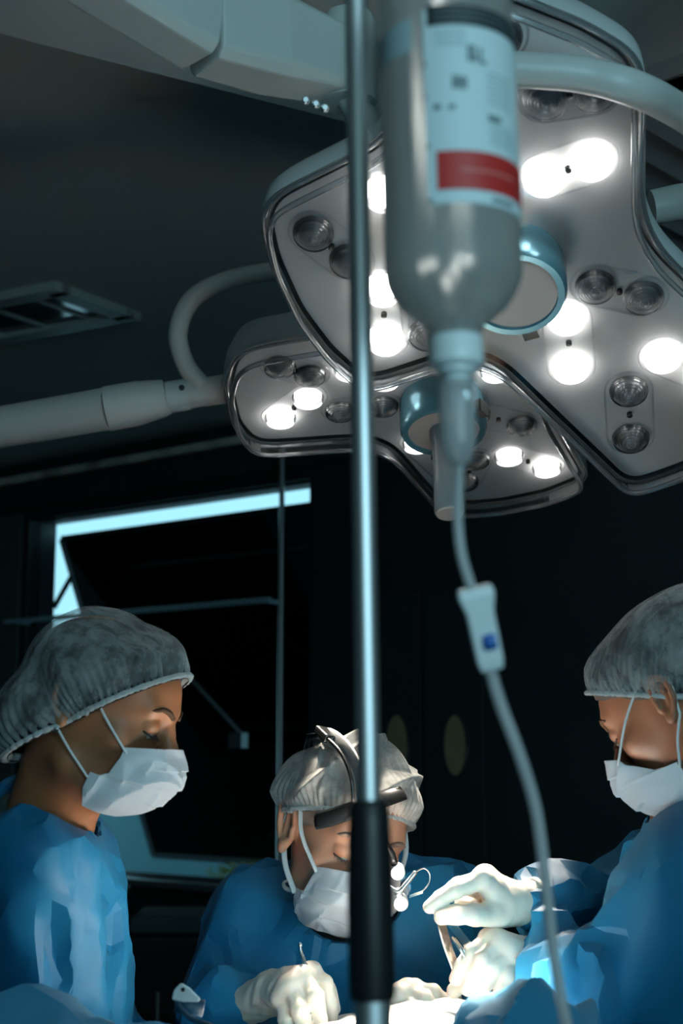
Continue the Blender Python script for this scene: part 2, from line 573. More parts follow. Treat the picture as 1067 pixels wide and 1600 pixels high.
for k in ('glove', 'skin_w', 'skin_m', 'skin_r'):
    M[k].node_tree.nodes['Principled BSDF'].inputs['Subsurface Radius'].default_value = (0.012, 0.004, 0.002)
M['hair_dark'] = solid('dark_hair', (0.012, 0.010, 0.010), 0.75, spec=0.15, bump=(90, 0.6, 0.004), var=0.3, vscale=40)
M['hair_grey'] = solid('grey_brown_hair', (0.10, 0.08, 0.065), 0.5, bump=(90, 0.6, 0.003), var=0.3, vscale=40)
M['brow_dark'] = solid('dark_brow', (0.030, 0.018, 0.012), 0.9, spec=0.05)
M['brow_grey'] = solid('grey_brow', (0.16, 0.11, 0.085), 0.9, spec=0.05)
M['lash'] = solid('lash_black', (0.01, 0.007, 0.006), 0.6)
M['eye'] = solid('eye_white', (0.55, 0.52, 0.48), 0.2)
M['cap'] = fibre('cap_nonwoven', (0.62, 0.66, 0.66), 0.40, 0.88, 34, (1, 1.6, .7))
M['cap_man'] = fibre('cap_nonwoven_thick', (0.62, 0.63, 0.61), 0.15, 0.55, 34, (1, 1, 1.5), 0.5)
M['band'] = fibre('cap_elastic', (0.72, 0.75, 0.75), 0.04, 0.25, 40)
M['mask'] = solid('mask_fabric', (0.80, 0.78, 0.80), 0.75, bump=(300, 0.1, 0.0005), var=0.04, spec=0.2)
M['loop'] = solid('ear_loop_elastic', (0.72, 0.74, 0.74), 0.7)
M['undershirt'] = solid('dark_green_scrub', (0.03, 0.05, 0.045), 0.8)
M['trousers'] = solid('scrub_trousers', (0.05, 0.14, 0.17), 0.8)
M['shoe'] = solid('theatre_clog', (0.6, 0.62, 0.62), 0.5)
M['label_paper'] = solid('label_paper', (0.60, 0.70, 0.72), 0.55, var=0.03)
M['label_red'] = solid('label_red', (0.50, 0.022, 0.018), 0.5, var=0.03)
M['label_black'] = solid('label_black', (0.012, 0.015, 0.018), 0.5)
M['label_ink'] = solid('label_grey_ink', (0.13, 0.19, 0.21), 0.6)
M['label_pale'] = solid('label_pale_print', (0.38, 0.50, 0.53), 0.6)
M['plastic_pale'] = solid('pale_plastic', (0.66, 0.72, 0.73), 0.35, var=0.03)
M['plastic_blue'] = solid('blue_plastic', (0.01, 0.10, 0.38), 0.35)
M['cable'] = solid('dark_blue_cable', (0.01, 0.05, 0.09), 0.5)
M['leaf'] = solid('pale_green_leaf', (0.78, 0.86, 0.42), 0.6, var=0.4, vscale=30)
M['ext'] = solid('pale_teal_render', (0.20, 0.42, 0.48), 0.9, var=0.08, vscale=2)
M['porthole'] = solid('amber_porthole_glass', (0.42, 0.36, 0.20), 0.25, var=0.2)
M['vent'] = solid('vent_metal', (0.34, 0.34, 0.33), 0.45, 0.2, var=0.05)
M['vent_back'] = solid('vent_duct', (0.01, 0.014, 0.016), 0.8)
M['dark_cab'] = solid('dark_cabinet', (0.012, 0.016, 0.018), 0.4, var=0.1)
M['folded'] = solid('folded_linen_grey', (0.08, 0.12, 0.13), 0.8, var=0.1)

# milky plastic of the infusion bottle: cloudy, lets lamp light through softly
def milky(name):
    m, nt, b, out = nmat(name)
    b.inputs['Base Color'].default_value = (0.74, 0.80, 0.80, 1)
    b.inputs['Roughness'].default_value = 0.28
    tl = nt.nodes.new('ShaderNodeBsdfTranslucent'); tl.inputs[0].default_value = (0.85, 0.87, 0.85, 1)
    gl = nt.nodes.new('ShaderNodeBsdfRefraction'); gl.inputs['Roughness'].default_value = 0.22; gl.inputs['IOR'].default_value = 1.33
    gl.inputs[0].default_value = (0.80, 0.82, 0.80, 1)
    m1 = nt.nodes.new('ShaderNodeMixShader'); m1.inputs[0].default_value = 0.62
    nt.links.new(b.outputs[0], m1.inputs[1]); nt.links.new(tl.outputs[0], m1.inputs[2])
    m2 = nt.nodes.new('ShaderNodeMixShader'); m2.inputs[0].default_value = 0.46
    nt.links.new(m1.outputs[0], m2.inputs[1]); nt.links.new(gl.outputs[0], m2.inputs[2])
    nt.links.new(m2.outputs[0], out.inputs[0])
    return m
M['bottle'] = milky('milky_bottle_plastic')

# ------------------------------------------------------------------ the room
ZC = 2.80                                    # ceiling
wa = at_z(0, 757, 2.72); wb_ = at_z(380, 690, 2.72)
WD = unit(wb_ - wa); WD[2] = 0; WD = unit(WD)     # along the window wall, towards the right
WN = np.array([WD[1], -WD[0], 0.0])              # into the room
if np.dot(WN, EYE - wa) < 0: WN = -WN
W0 = wa.copy(); W0[2] = 0
def on_wall(x, y, off=0.0):
    return on_plane(x, y, W0 + WN * off, WN)
def wall_pt(s, z, off=0.0):
    return W0 + WD * s + WN * off + np.array([0, 0, z])
def wall_s(p): return float(np.dot(np.asarray(p) - W0, WD))

X0, X1, Y0 = -3.4, 3.6, -1.25
obj('floor', box((X0 - .3, Y0 - .3, -0.1), (X1 + .3, 9.5, 0.0)), M['floor'])['kind'] = 'structure'

# back wall with a window opening: solid pieces around the opening
TH = 0.16
sL = wall_s(on_wall(88, 840, -TH)); sR = wall_s(on_wall(484, 780))
zT = on_wall(290, 782)[2]; zB = on_wall(300, 1376)[2]
zT = 0.5 * (on_wall(90, 818, -TH)[2] + on_wall(483, 766, -TH)[2])
s_min = wall_s(np.array([X0, 0, 0])) ; 
def s_at_x(X): return (X - W0[0]) / WD[0]
s_min, s_max = s_at_x(X0), s_at_x(X1)
TH = 0.16
def wall_piece(mb, s0, s1, z0, z1):
    c = wall_pt((s0 + s1) / 2, (z0 + z1) / 2, -TH / 2)
    mb.add(*box_axes(c, WD * (s1 - s0) / 2, WN * TH / 2, (0, 0, (z1 - z0) / 2)))
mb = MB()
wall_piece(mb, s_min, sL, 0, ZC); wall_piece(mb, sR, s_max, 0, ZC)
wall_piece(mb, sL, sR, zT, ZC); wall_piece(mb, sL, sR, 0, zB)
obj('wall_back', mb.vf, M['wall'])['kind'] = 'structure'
yl = wall_pt(s_min, 0)[1]; yr = wall_pt(s_max, 0)[1]
obj('wall_left', box((X0 - .15, Y0, 0), (X0, yl, ZC)), M['wall_side'])['kind'] = 'structure'
obj('wall_right', box((X1, Y0, 0), (X1 + .15, yr, ZC)), M['wall_side'])['kind'] = 'structure'
obj('wall_rear', box((X0, Y0 - .15, 0), (X1, Y0, ZC)), M['wall_side'])['kind'] = 'structure'
# frame bars added around the rear fill light, in place of a window
wr_ = empty('fill_light_frame', (0.75, Y0, 1.95), None, None, None, 'structure')
for lo_, hi_ in (((.20, Y0, 1.30), (.25, Y0 + .06, 2.60)), ((1.25, Y0, 1.30), (1.30, Y0 + .06, 2.60)), ((.20, Y0, 1.30), (1.30, Y0 + .06, 1.35)), ((.20, Y0, 2.55), (1.30, Y0 + .06, 2.60))):
    obj('frame_bar', box(lo_, hi_), M['sash'], wr_)
cp = [(X0, Y0, ZC), (X1, Y0, ZC), tuple(wall_pt(s_max, ZC)), tuple(wall_pt(s_min, ZC))]
obj('ceiling', prism(cp, (0, 0, 0.12)), M['ceiling'])['kind'] = 'structure'

# lowered ceiling panel, edge crossing the upper left corner
ZS = 2.69
ea, eb = at_z(-160, 12, ZS), at_z(700, 231, ZS)
sof = [ea, eb, (eb[0] + 0.1, 0.9, ZS), (ea[0] - 1.2, 0.9, ZS), (ea[0] - 1.2, ea[1] + .25, ZS)]
obj('ceiling_soffit', prism([np.array(p) for p in sof], (0, 0, ZC - ZS)), M['soffit'])['kind'] = 'structure'

# trim strip along the top of the window wall
mb = MB()
mb.add(*box_axes(wall_pt((s_min + s_max) / 2, 2.72, 0.02), WD * (s_max - s_min) / 2, WN * 0.02, (0, 0, 0.016)))
obj('trim_1', mb.vf, M['trim'])['kind'] = 'structure'
mb = MB()
mb.add(*box_axes(wall_pt((s_min + s_max) / 2, 2.635, 0.012), WD * (s_max - s_min) / 2, WN * 0.012, (0, 0, 0.055)))
obj('trim_2', mb.vf, M['frame_dark'])['kind'] = 'structure'

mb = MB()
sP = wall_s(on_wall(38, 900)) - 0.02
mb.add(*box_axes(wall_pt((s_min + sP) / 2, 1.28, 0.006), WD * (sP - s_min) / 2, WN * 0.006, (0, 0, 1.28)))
obj('lit_wall_panel', mb.vf, solid('wall_window_light_tone', (0.10, 0.155, 0.16), 0.55, var=0.1, vscale=1.5))['kind'] = 'structure'  # paler sheet over the same wall, window light put into its colour
# window: dark frame, top-hung sash swung outwards with a gap above and beside it
win = empty('window_1', wall_pt((sL + sR) / 2, zB, -0.05), 'dark framed awning window with its sash tilted open', None, None, 'structure')
fw = 0.035
def wbar(name, s0, s1, z0, z1, off=-0.04, th=0.03, mat=None):
    return obj(name, box_axes(wall_pt((s0 + s1) / 2, (z0 + z1) / 2, off), WD * (s1 - s0) / 2, WN * th, (0, 0, (z1 - z0) / 2)), mat or M['frame_dark'], win)
wbar('frame_jamb', sL - 0.05, sL, zB, zT + .05); wbar('frame_jamb', sR, sR + 0.05, zB, zT + .05)
wbar('frame_head', sL - .05, sR + .05, zT, zT + .05)
wbar('window_ledge', sL - .05, sR + .05, zB - 0.03, zB, 0.0, 0.08, M['sash'])
# sash: its top edge sits just under the daylight strip, its foot swings outwards
st_l, st_r = on_wall(98, 838, -0.17), on_wall(486, 794, -0.17)
zs_top = 0.5 * (st_l[2] + st_r[2]); s0, s1 = wall_s(st_l), sR - 0.01
# the sash's lower left corner is seen at pixel (240, 1336)
out_off = None
for off in np.linspace(-0.18, -1.2, 106):
    p = on_wall(240, 1336, off)
    if wall_s(p) <= s0: out_off = off; break
out_off = out_off or -0.5
zs_bot = on_wall(240, 1336, out_off)[2]
def sash_pt(s, t, e=0.0):   # t 0 top .. 1 bottom
    return wall_pt(s, zs_top + (zs_bot - zs_top) * t, -0.17 + (out_off + 0.17) * t + e)
def sash_bar(name, a, b, w, mat):
    d = unit(b - a); n = unit(np.cross(d, WN)); n2 = np.cross(d, n)
    return obj(name, box_axes((a + b) / 2, (b - a) / 2, n * w, n2 * 0.012), mat, win)
sash_bar('sash_stile', sash_pt(s0, 0), sash_pt(s0, 1), 0.016, M['sash'])
sash_bar('sash_stile', sash_pt(s1, 0), sash_pt(s1, 1), 0.016, M['sash'])
sash_bar('sash_rail', sash_pt(s0, 0), sash_pt(s1, 0), 0.012, M['frame_dark'])
sash_bar('sash_rail', sash_pt(s0, 1), sash_pt(s1, 1), 0.014, M['sash'])
pn = [sash_pt(s0, 0), sash_pt(s1, 0), sash_pt(s1, 1), sash_pt(s0, 1)]
obj('pane', prism(pn, WN * 0.006), M['pane'], win)
# stay arms across the side gap and the latch block
p1, p2 = on_wall(84, 950, -0.06), on_wall(112, 900, -0.12)
obj('stay_arm', tube([p1, p2], 0.012, 8), M['frame_dark'], win)
p1, p2 = on_wall(300, 1062, -0.16), on_wall(378, 1148, -0.18)
obj('stay_arm', tube([p1, p2], 0.008, 8), M['sash'], win)
q = on_wall(372, 1157, -0.14)
obj('latch', box_axes(q, WD * 0.035, WN * 0.02, (0, 0, 0.03)), M['sash'], win)
bevel_obj(win.children[-1], 0.006)

# outside, seen through the gaps: neighbouring wall low down, dark night-blue backing behind the pane, a shrub
e0, e1 = wall_pt(sL - 1.6, 0, -1.7), wall_pt(sR + 1.6, 0, -1.7)
zx = on_wall(100, 1150, -1.7)[2]
o = obj('exterior_wall', prism([e0, e1, e1 + np.array([0, 0, zx]), e0 + np.array([0, 0, zx])], -WN * 0.1), M['ext']); o['kind'] = 'structure'
o = obj('exterior_ground', prism([wall_pt(sL - 2, -0.05, -TH), wall_pt(sR + 2, -0.05, -TH), wall_pt(sR + 2, -0.05, -2.4), wall_pt(sL - 2, -0.05, -2.4)], (0, 0, -0.1)), M['ext']); o['kind'] = 'structure'

def leaf_blob(c, ext, n, size):
    mb = MB()
    for i in range(n):
        p = np.asarray(c) + np.clip(rng.normal(size=3) * 0.45, -1, 1) * np.array(ext)
        d = unit(rng.normal(size=3)); a, b, _ = basis(d)
        s = size * rng.uniform(0.6, 1.3)
        mb.add([p - a * s, p + b * s * 0.35 + d * s * .15, p + a * s, p - b * s * 0.35 + d * s * .1], [(0, 1, 2, 3)])
    return mb
sh_c = on_wall(385, 1362, -0.75)
shr = empty('shrub', (sh_c[0], sh_c[1], -0.05), 'pale green leafy shrub outside, seen under the tilted window sash', 'shrub')
mb = leaf_blob(sh_c - np.array([0, 0, .05]), (0.17, 0.12, 0.085), 900, 0.022)
obj('leaves', mb.vf, M['leaf'], shr, fixn=False)['kind'] = 'stuff'
obj('stem', tube([(sh_c[0], sh_c[1], -0.05), (sh_c[0] + .02, sh_c[1], sh_c[2] * .5), tuple(sh_c - np.array([0, 0, .05]))], [0.03, 0.015], 8), M['hair_grey'], shr)

# rail across the window and the thin upright rod
ra, rb = on_wall(8, 972, 0.10), on_wall(422, 937, 0.10)
rl = empty('wall_rail', (ra + rb) / 2, 'thin steel rail mounted across the front of the dark window', 'rail')
obj('bar', tube([ra, rb], 0.011, 10), M['rail'], rl)
for t in (0.03, 0.97):
    c = ra + (rb - ra) * t
    obj('bracket', tube([c, c - WN * 0.10], 0.009, 8), M['rail'], rl)
rod_t = on_wall(441, 690, 0.16); rod_b = on_wall(436, 1368, 0.16)
rd = empty('upright_rod', (rod_t[0], rod_t[1], 0), 'slim pale upright rod standing in front of the window', 'rod')
obj('shaft', tube([(rod_t[0], rod_t[1], 0.0), (rod_t[0], rod_t[1], ZC)], 0.0105, 12), solid('satin_steel_rod', (0.85, 0.90, 0.92), 0.3, 1.0), rd)
obj('foot', lathe((rod_t[0], rod_t[1], 0), (0, 0, 1), [(0.04, 0), (0.04, 0.01), (0.012, 0.02)]), M['steel'], rd)
obj('ceiling_flange', lathe((rod_t[0], rod_t[1], ZC), (0, 0, -1), [(0.03, 0), (0.03, 0.01), (0.011, 0.018)]), M['steel'], rd)

# pair of dark swing doors with oval portholes
for k, (xa, xb, xo) in enumerate(((582, 664, 620), (668, 762, 711))):
    pa, pb = on_wall(xa, 1170, 0.015), on_wall(xb, 1170, 0.015)
    a, b = wall_s(pa), wall_s(pb)
    zt = 2.05
    d = empty('door_%d' % (k + 1), wall_pt((a + b) / 2, 0, 0.015), None, None, None, 'structure')
    m_ = obj('door_leaf', box_axes(wall_pt((a + b) / 2, zt / 2, 0.02), WD * (b - a) / 2, WN * 0.02, (0, 0, zt / 2)), M['frame_dark'], d)
    bevel_obj(m_, 0.004)
    c = on_wall(xo, 1164, 0.045)
    hh = abs(on_wall(xo, 1114, .045)[2] - on_wall(xo, 1214, .045)[2]) / 2
    hw = abs(wall_s(on_wall(xo + 19, 1164, .045)) - wall_s(on_wall(xo - 19, 1164, .045))) / 2
    ring = [c + WD * hw * math.cos(t) + np.array([0, 0, hh * math.sin(t)]) for t in np.linspace(0, 2 * math.pi, 40, endpoint=False)]
    gl = obj('porthole_glass', prism(ring, -WN * 0.004), M['porthole'], d)
    obj('porthole_rim', tube(ring, 0.006, 8, closed=True), M['frame_dark'], gl)
    obj('kick_plate', box_axes(wall_pt((a + b) / 2, 0.2, 0.043), WD * (b - a) * .46, WN * 0.002, (0, 0, 0.15)), M['sash'], d)

# recessed ceiling light
cl = [at_z(85, 446, ZC), at_z(197, 487, ZC), at_z(-30, 529, ZC)]
e1_, e2_ = cl[1] - cl[0], cl[2] - cl[1]
c0 = cl[0] + e1_ / 2 + e2_ / 2
u1, u2 = unit(e1_), unit(e2_)
h1, h2 = np.linalg.norm(e1_) / 2, np.linalg.norm(e2_) / 2
ct = empty('ceiling_light', c0, 'switched off glazed light panel recessed in the dark ceiling', 'ceiling light')
zdn = np.array([0, 0, -0.012])
for nm, cc, ex, ey in (('frame_bar', c0 + u1 * h1, u1 * .03, u2 * (h2 + .03)), ('frame_bar', c0 - u1 * h1, u1 * .03, u2 * (h2 + .03)),
                       ('frame_bar', c0 + u2 * h2, u1 * h1, u2 * .03), ('frame_bar', c0 - u2 * h2, u1 * h1, u2 * .03)):
    obj(nm, box_axes(cc + zdn, ex, ey, (0, 0, 0.012)), M['arm_teal'], ct)
obj('diffuser', box_axes(c0 + np.array([0, 0, -0.006]), u1 * h1, u2 * h2, (0, 0, 0.002)), solid('dark_diffuser_glass', (0.02, 0.05, 0.06), 0.08, var=0.2), ct)
for t in (-0.5, 0, 0.5):
    obj('divider', box_axes(c0 + u2 * h2 * t * 1.2 + np.array([0, 0, -0.010]), u1 * h1, u2 * 0.008, (0, 0, 0.004)), M['arm_teal'], ct)

# louvred ceiling vent, upper right
u1 = unit(at_z(1067, 217, ZC) - at_z(1010, 182, ZC)); u2 = np.array([-u1[1], u1[0], 0.0])
if u2[1] < 0: u2 = -u2
v0 = at_z(1006, 64, ZC) + u1 * 0.10 - u2 * 0.03
LV1 = 1.35; LV2 = 0.64
vc = v0 + u1 * LV1 / 2 + u2 * LV2 / 2
vt = empty('ceiling_vent', vc, 'grey louvred air vent in the ceiling behind the large surgical lamp', 'air vent')
dn = np.array([0, 0, -1.0])
obj('back_plate', box_axes(vc + dn * 0.004, u1 * LV1 / 2, u2 * LV2 / 2, (0, 0, 0.003)), M['vent_back'], vt)
for cc, ex, ey in ((v0 + u1 * .02 + u2 * LV2 / 2, u1 * .03, u2 * LV2 / 2), (v0 + u1 * (LV1 - .02) + u2 * LV2 / 2, u1 * .03, u2 * LV2 / 2),
                   (v0 + u2 * .04 + u1 * LV1 / 2, u1 * LV1 / 2, u2 * .05), (v0 + u2 * (LV2 - .02) + u1 * LV1 / 2, u1 * LV1 / 2, u2 * .03)):
    obj('vent_frame', box_axes(cc + dn * 0.02, ex, ey, (0, 0, 0.02)), M['vent'], vt)
n_sl = int((LV2 - .18) / .085)
tilt = unit(u2 * 0.85 + dn * 0.5)
for i in range(n_sl):
    c = v0 + u1 * LV1 / 2 + u2 * (0.14 + .085 * i) + dn * 0.030
    obj('slat', box_axes(c, u1 * LV1 * .47, tilt * 0.036, np.cross(u1, tilt) * 0.002), M['vent'], vt)

# dim trolley below the window with folded linen
tc_ = P(262, 1500, 4.3)
tr_ = empty('supply_cabinet', (tc_[0], tc_[1], 0), 'dark low supply cabinet standing under the window', 'cabinet')
zt = P(262, 1452, 4.3)[2]
bevel_obj(obj('body', box((tc_[0] - .34, tc_[1] - .2, 0.06), (tc_[0] + .42, tc_[1] + .22, zt)), M['dark_cab'], tr_), 0.01)
for sx in (-.30, .38):
    for sy in (-.16, .18):
        obj('leg', tube([(tc_[0] + sx, tc_[1] + sy, 0), (tc_[0] + sx, tc_[1] + sy, .07)], 0.02, 8), M['dark_cab'], tr_)
for k in (0, 1):
    d_ = obj('door', box((tc_[0] - .33 + .38 * k, tc_[1] - .215, 0.1), (tc_[0] + .03 + .38 * k, tc_[1] - .2, zt - .04)), M['dark_cab'], tr_)
    obj('handle', tube([(tc_[0] + .0 + .08 * k, tc_[1] - .225, zt - .3), (tc_[0] + .0 + .08 * k, tc_[1] - .225, zt - .15)], 0.006, 8), M['steel'], d_)
bx = box((tc_[0] - .10, tc_[1] - .16, zt + .001), (tc_[0] + .32, tc_[1] + .12, zt + .055))
fl = obj('folded_linen', bx, M['folded']); bevel_obj(fl, 0.018, 3); tag(fl, 'grey folded linen lying on the dark cabinet', 'linen')
bx = box((tc_[0] - .30, tc_[1] - .12, zt + .001), (tc_[0] - .12, tc_[1] + .1, zt + .12))
fl = obj('storage_box', bx, M['dark_cab']); bevel_obj(fl, 0.01, 2); tag(fl, 'black storage box beside the folded linen on the cabinet', 'box')

# ------------------------------------------------------------------ surgical lamps
def fillet(pts, n=6):
    """pts: (u, v, radius, ) 2D polygon with corner rounding"""
    out = []
    N = len(pts)
    for i in range(N):
        p = np.array(pts[i][:2]); r = pts[i][2]
        a = np.array(pts[i - 1][:2]); b = np.array(pts[(i + 1) % N][:2])
        da, db = a - p, b - p
        la, lb = np.linalg.norm(da), np.linalg.norm(db)
        r = min(r, la * 0.48, lb * 0.48)
        if r <= 1e-5: out.append(p); continue
        s, e = p + da / la * r, p + db / lb * r
        for k in range(n + 1):
            t = k / n
            out.append((1 - t) ** 2 * s + 2 * t * (1 - t) * p + t * t * e)
    return np.array(out)

def resample(poly, step):
    poly = np.array(poly); N = len(poly)
    d = np.linalg.norm(np.roll(poly, -1, 0) - poly, axis=1)
    cum = np.concatenate([[0], np.cumsum(d)])
    n = int(cum[-1] / step)
    t = np.linspace(0, cum[-1], n, endpoint=False)
    q = np.vstack([poly, poly[:1]])
    return np.stack([np.interp(t, cum, q[:, 0]), np.interp(t, cum, q[:, 1])], 1)

def offset2(poly, o):
    """positive = outwards; poly any orientation"""
    t = np.roll(poly, -1, 0) - np.roll(poly, 1, 0)
    t /= np.linalg.norm(t, axis=1)[:, None] + 1e-9
    n = np.stack([t[:, 1], -t[:, 0]], 1)
    area = np.sum(poly[:, 0] * np.roll(poly[:, 1], -1) - np.roll(poly[:, 0], -1) * poly[:, 1])
    return poly + n * o * (1 if area > 0 else -1)

LENS_R = 0.0265
def lens_mesh():
    prof = [(LENS_R, 0), (LENS_R, 0.004)]
    for k in range(46):
        t = k / 45
        prof.append((LENS_R - (LENS_R - .0065) * t, 0.004 + 0.010 * t + 0.0036 * abs(math.sin(math.pi * 5 * t))))
    prof += [(0.0060, 0.0115), (0.0050, 0.0150), (0.0030, 0.0175), (0.0010, 0.0182)]
    v, f = lathe((0, 0, 0), (0, 0, 1), prof, 28)
    return mesh_data('lens', v, f, M['lens'], True)
LENS_ME = lens_mesh()
v_, f_ = lathe((0, 0, 0), (0, 0, 1), [(0.0185, 0.0), (0.0175, 0.006), (0.012, 0.0125), (0.004, 0.0150)], 20)
LED_ME = {k: mesh_data('led', v_, f_, M[k], True) for k in ('led_on', 'led_mid', 'led_off')}

def lamp_head(name, label, cpx, depth, normal, outline, pairs, ring_r, target, watts, handle_len, group, cone=21, notch=None):
    """outline: list of (px, py, corner radius) as seen on the lamp's face; pairs: two lens pixels + state each"""
    n = unit(normal)
    c = P(cpx[0], cpx[1], depth)
    a = unit(np.cross((0, 0, 1), n)); b = np.cross(n, a)
    root = empty(name, c, label, 'surgical light', group)
    def uv(px, py):
        p = on_plane(px, py, c, n) - c
        return np.array([p @ a, p @ b])
    def w3(q, w=0.0): return c + a * q[0] + b * q[1] + n * w
    poly = fillet([(*uv(x, y), r) for x, y, r in outline], 7)
    poly = resample(poly, 0.010)
    for _ in range(2): poly = 0.25 * np.roll(poly, 1, 0) + 0.5 * poly + 0.25 * np.roll(poly, -1, 0)
    N = len(poly)
    def loft(levels):
        v = []
        for w, o in levels: v += [w3(q, w) for q in offset2(poly, o)]
        f = [(i * N + k, i * N + (k + 1) % N, (i + 1) * N + (k + 1) % N, (i + 1) * N + k) for i in range(len(levels) - 1) for k in range(N)]
        return v, f
    # housing: shell around the back
    v, f = loft([(0.004, 0.001), (0.004, 0.009), (-0.004, 0.013), (-0.03, 0.012), (-0.055, 0.002), (-0.066, -0.016)])
    f = f + [tuple(5 * N + k for k in range(N))]
    obj('housing', (v, f), M['lamp_shell'], root, True, auto=40)
    # reflector panel
    v = [w3(q, 0.0) for q in offset2(poly, -0.004)]
    obj('reflector_panel', (v, [tuple(range(N))]), M['lamp_panel'], root)
    # clear cover with raised walls
    v, f = loft([(0.004, 0.004), (0.030, 0.002), (0.036, -0.005)])
    f = f + [tuple(2 * N + k for k in range(N))]
    obj('cover', (v, f), M['lamp_glass'], root, False)
    for w, o, r in ((0.033, -0.002, 0.0042), (0.008, 0.008, 0.0045)):
        obj('cover_rim', tube([w3(q, w) for q in offset2(poly, o)], r, 8, closed=True), M['rim'], root, True)
    # lens pairs
    rot = Matrix((a, b, n)).transposed().to_4x4()
    first = []
    for (p, q, st) in pairs:
        for (px, s) in ((p, st[0]), (q, st[1])):
            L = uv(*px)
            o = bpy.data.objects.new('lens', LENS_ME); col.objects.link(o); o.parent = root
            m = rot.copy(); m.translation = Vector(w3(L, 0.002) - c); o.matrix_local = m
            l = bpy.data.objects.new('led', LED_ME[{'1': 'led_on', '2': 'led_mid', '0': 'led_off'}[s]]); col.objects.link(l); l.parent = o
            if s == '1': first.append((L, px))
        A, B = uv(*p), uv(*q)
        d = unit(B - A); nn = np.array([-d[1], d[0]])
        st_ = []
        R = LENS_R + 0.006
        for t in np.linspace(-math.pi / 2, math.pi / 2, 10): st_.append(B + R * (math.cos(t) * d + math.sin(t) * nn))
        for t in np.linspace(math.pi / 2, 3 * math.pi / 2, 10): st_.append(A + R * (math.cos(t) * d + math.sin(t) * nn))
        obj('lens_tray', tube([w3(x, 0.0008) for x in st_], 0.0011, 6, closed=True), M['tray'], root, True)
        mid = (A + B) / 2
        obj('screw', lathe(w3(mid, 0.0), n, [(0.004, 0), (0.004, 0.006), (0.002, 0.007)], 10), M['black'], root)
    # centre ring, disc and sterile handle
    obj('ring', lathe(w3((0, 0), 0.0), n, [(ring_r * .96, 0), (ring_r, 0.01), (ring_r, 0.058), (ring_r * .95, 0.066), (ring_r * .83, 0.066), (ring_r * .81, 0.058)], 48, cap=False), M['ring'], root, True, auto=35)
    obj('disc', lathe(w3((0, 0), 0.05), n, [(ring_r * .82, 0), (ring_r * .82, 0.012)], 40), M['disc'], root)
    nq = uv(*notch); ca = math.atan2(nq[1], nq[0])
    k = w3((ring_r * 1.0 * math.cos(ca), ring_r * math.sin(ca)), 0.052)
    obj('ring_notch', box_axes(k, (a * math.cos(ca) + b * math.sin(ca)) * 0.010, (-a * math.sin(ca) + b * math.cos(ca)) * 0.010, n * 0.012), M['vent_back'], root)
    hb = w3((0, 0), 0.06)
    if handle_len:
      hd = obj('handle', lathe(hb, n, [(0.024, 0), (0.024, 0.02), (0.021, 0.03), (0.0215, handle_len * .6), (0.024, handle_len), (0.022, handle_len + .004)], 28), M['handle'], root, True, auto=35)
      obj('handle_end', lathe(hb + n * handle_len, n, [(0.022, 0), (0.022, 0.005), (0.019, 0.007)], 28), M['disc'], hd)
    # the lamp's own beams, one from each group of lit lenses, aimed at the operating field
    first = [q for q in first if q[1][0] < 900] or first
    first = [first[i] for i in np.linspace(0, len(first) - 1, min(4, len(first))).astype(int)]
    for L, _ in first:
        ld = bpy.data.lights.new('lamp_beam', 'SPOT')
        ld.energy = watts / len(first); ld.color = (1.0, 0.88, 0.74)
        ld.spot_size = math.radians(cone); ld.spot_blend = 0.7; ld.shadow_soft_size = 0.016
        lo = bpy.data.objects.new('lamp_beam', ld); col.objects.link(lo); lo.parent = root
        p = w3(L, 0.055)
        lo.location = p - c
        lo.rotation_euler = Vector(np.asarray(target) - p).to_track_quat('-Z', 'Y').to_euler()
    return root, w3, uv, c, (a, b, n)

FIELD = np.array([0.075, 1.67, 1.16])
out_front = [(415, 317, .035), (628, 210, .05), (632, -40, .03), (720, -24, 0), (810, 2, 0), (905, 40, 0), (992, 90, .03), (990, 362, .07), (1230, 585, .03), (1150, 680, 0), (1067, 724, 0),
             (983, 754, .025), (752, 532, .07), (572, 592, .03), (515, 540, 0), (470, 480, 0), (434, 402, 0)]
pf = [((930, 445), (1005, 462), '00'), ((885, 495), (892, 572), '11'), ((1035, 555), (1108, 585), '11'), ((982, 608), (985, 682), '00'),
      ((852, 152), (928, 140), '00'), ((850, 275), (925, 250), '11'), ((705, 60), (780, 55), '00'), ((690, 240), (745, 180), '11'),
      ((490, 362), (546, 405), '00'), ((600, 300), (668, 305), '12'), ((598, 450), (602, 528), '11'), ((660, 450), (668, 520), '00')]
lampA, wA, uvA, cA, axA = lamp_head('surgical_light', 'large three-lobed surgical lamp directly behind the infusion bottle', (803, 412), 1.80, (-.10, -.66, -1),
    out_front, pf, 0.066, FIELD, 2300, 0.0, 'lamps over the operating field', 21, (832, 484))
out_rear = [(372, 546, .05), (640, 500, .06), (735, 420, .03), (880, 470, .03), (842, 622, .05), (912, 742, .022), (850, 766, 0), (780, 780, 0), (735, 784, 0), (690, 783, .03),
            (598, 676, .07), (398, 690, .045), (372, 655, 0), (360, 600, 0)]
pr = [((437, 570), (484, 584), '00'), ((481, 619), (438, 650), '21'), ((547, 575), (600, 590), '12'), ((532, 640), (598, 632), '00'),
      ((742, 645), (815, 662), '00'), ((795, 710), (854, 728), '21'), ((742, 716), (725, 750), '00'), ((652, 690), (700, 735), '20'),
      ((775, 577), (832, 592), '12'), ((770, 500), (830, 510), '00')]
lampB, wB, uvB, cB, axB = lamp_head('surgical_light', 'smaller looking surgical lamp hanging behind, its clear handle pointing down', (690, 625), 2.33, (0.02, -.40, -1),
    out_rear, pr, 0.071, FIELD, 380, 0.155, 'lamps over the operating field', 23, (742, 600))

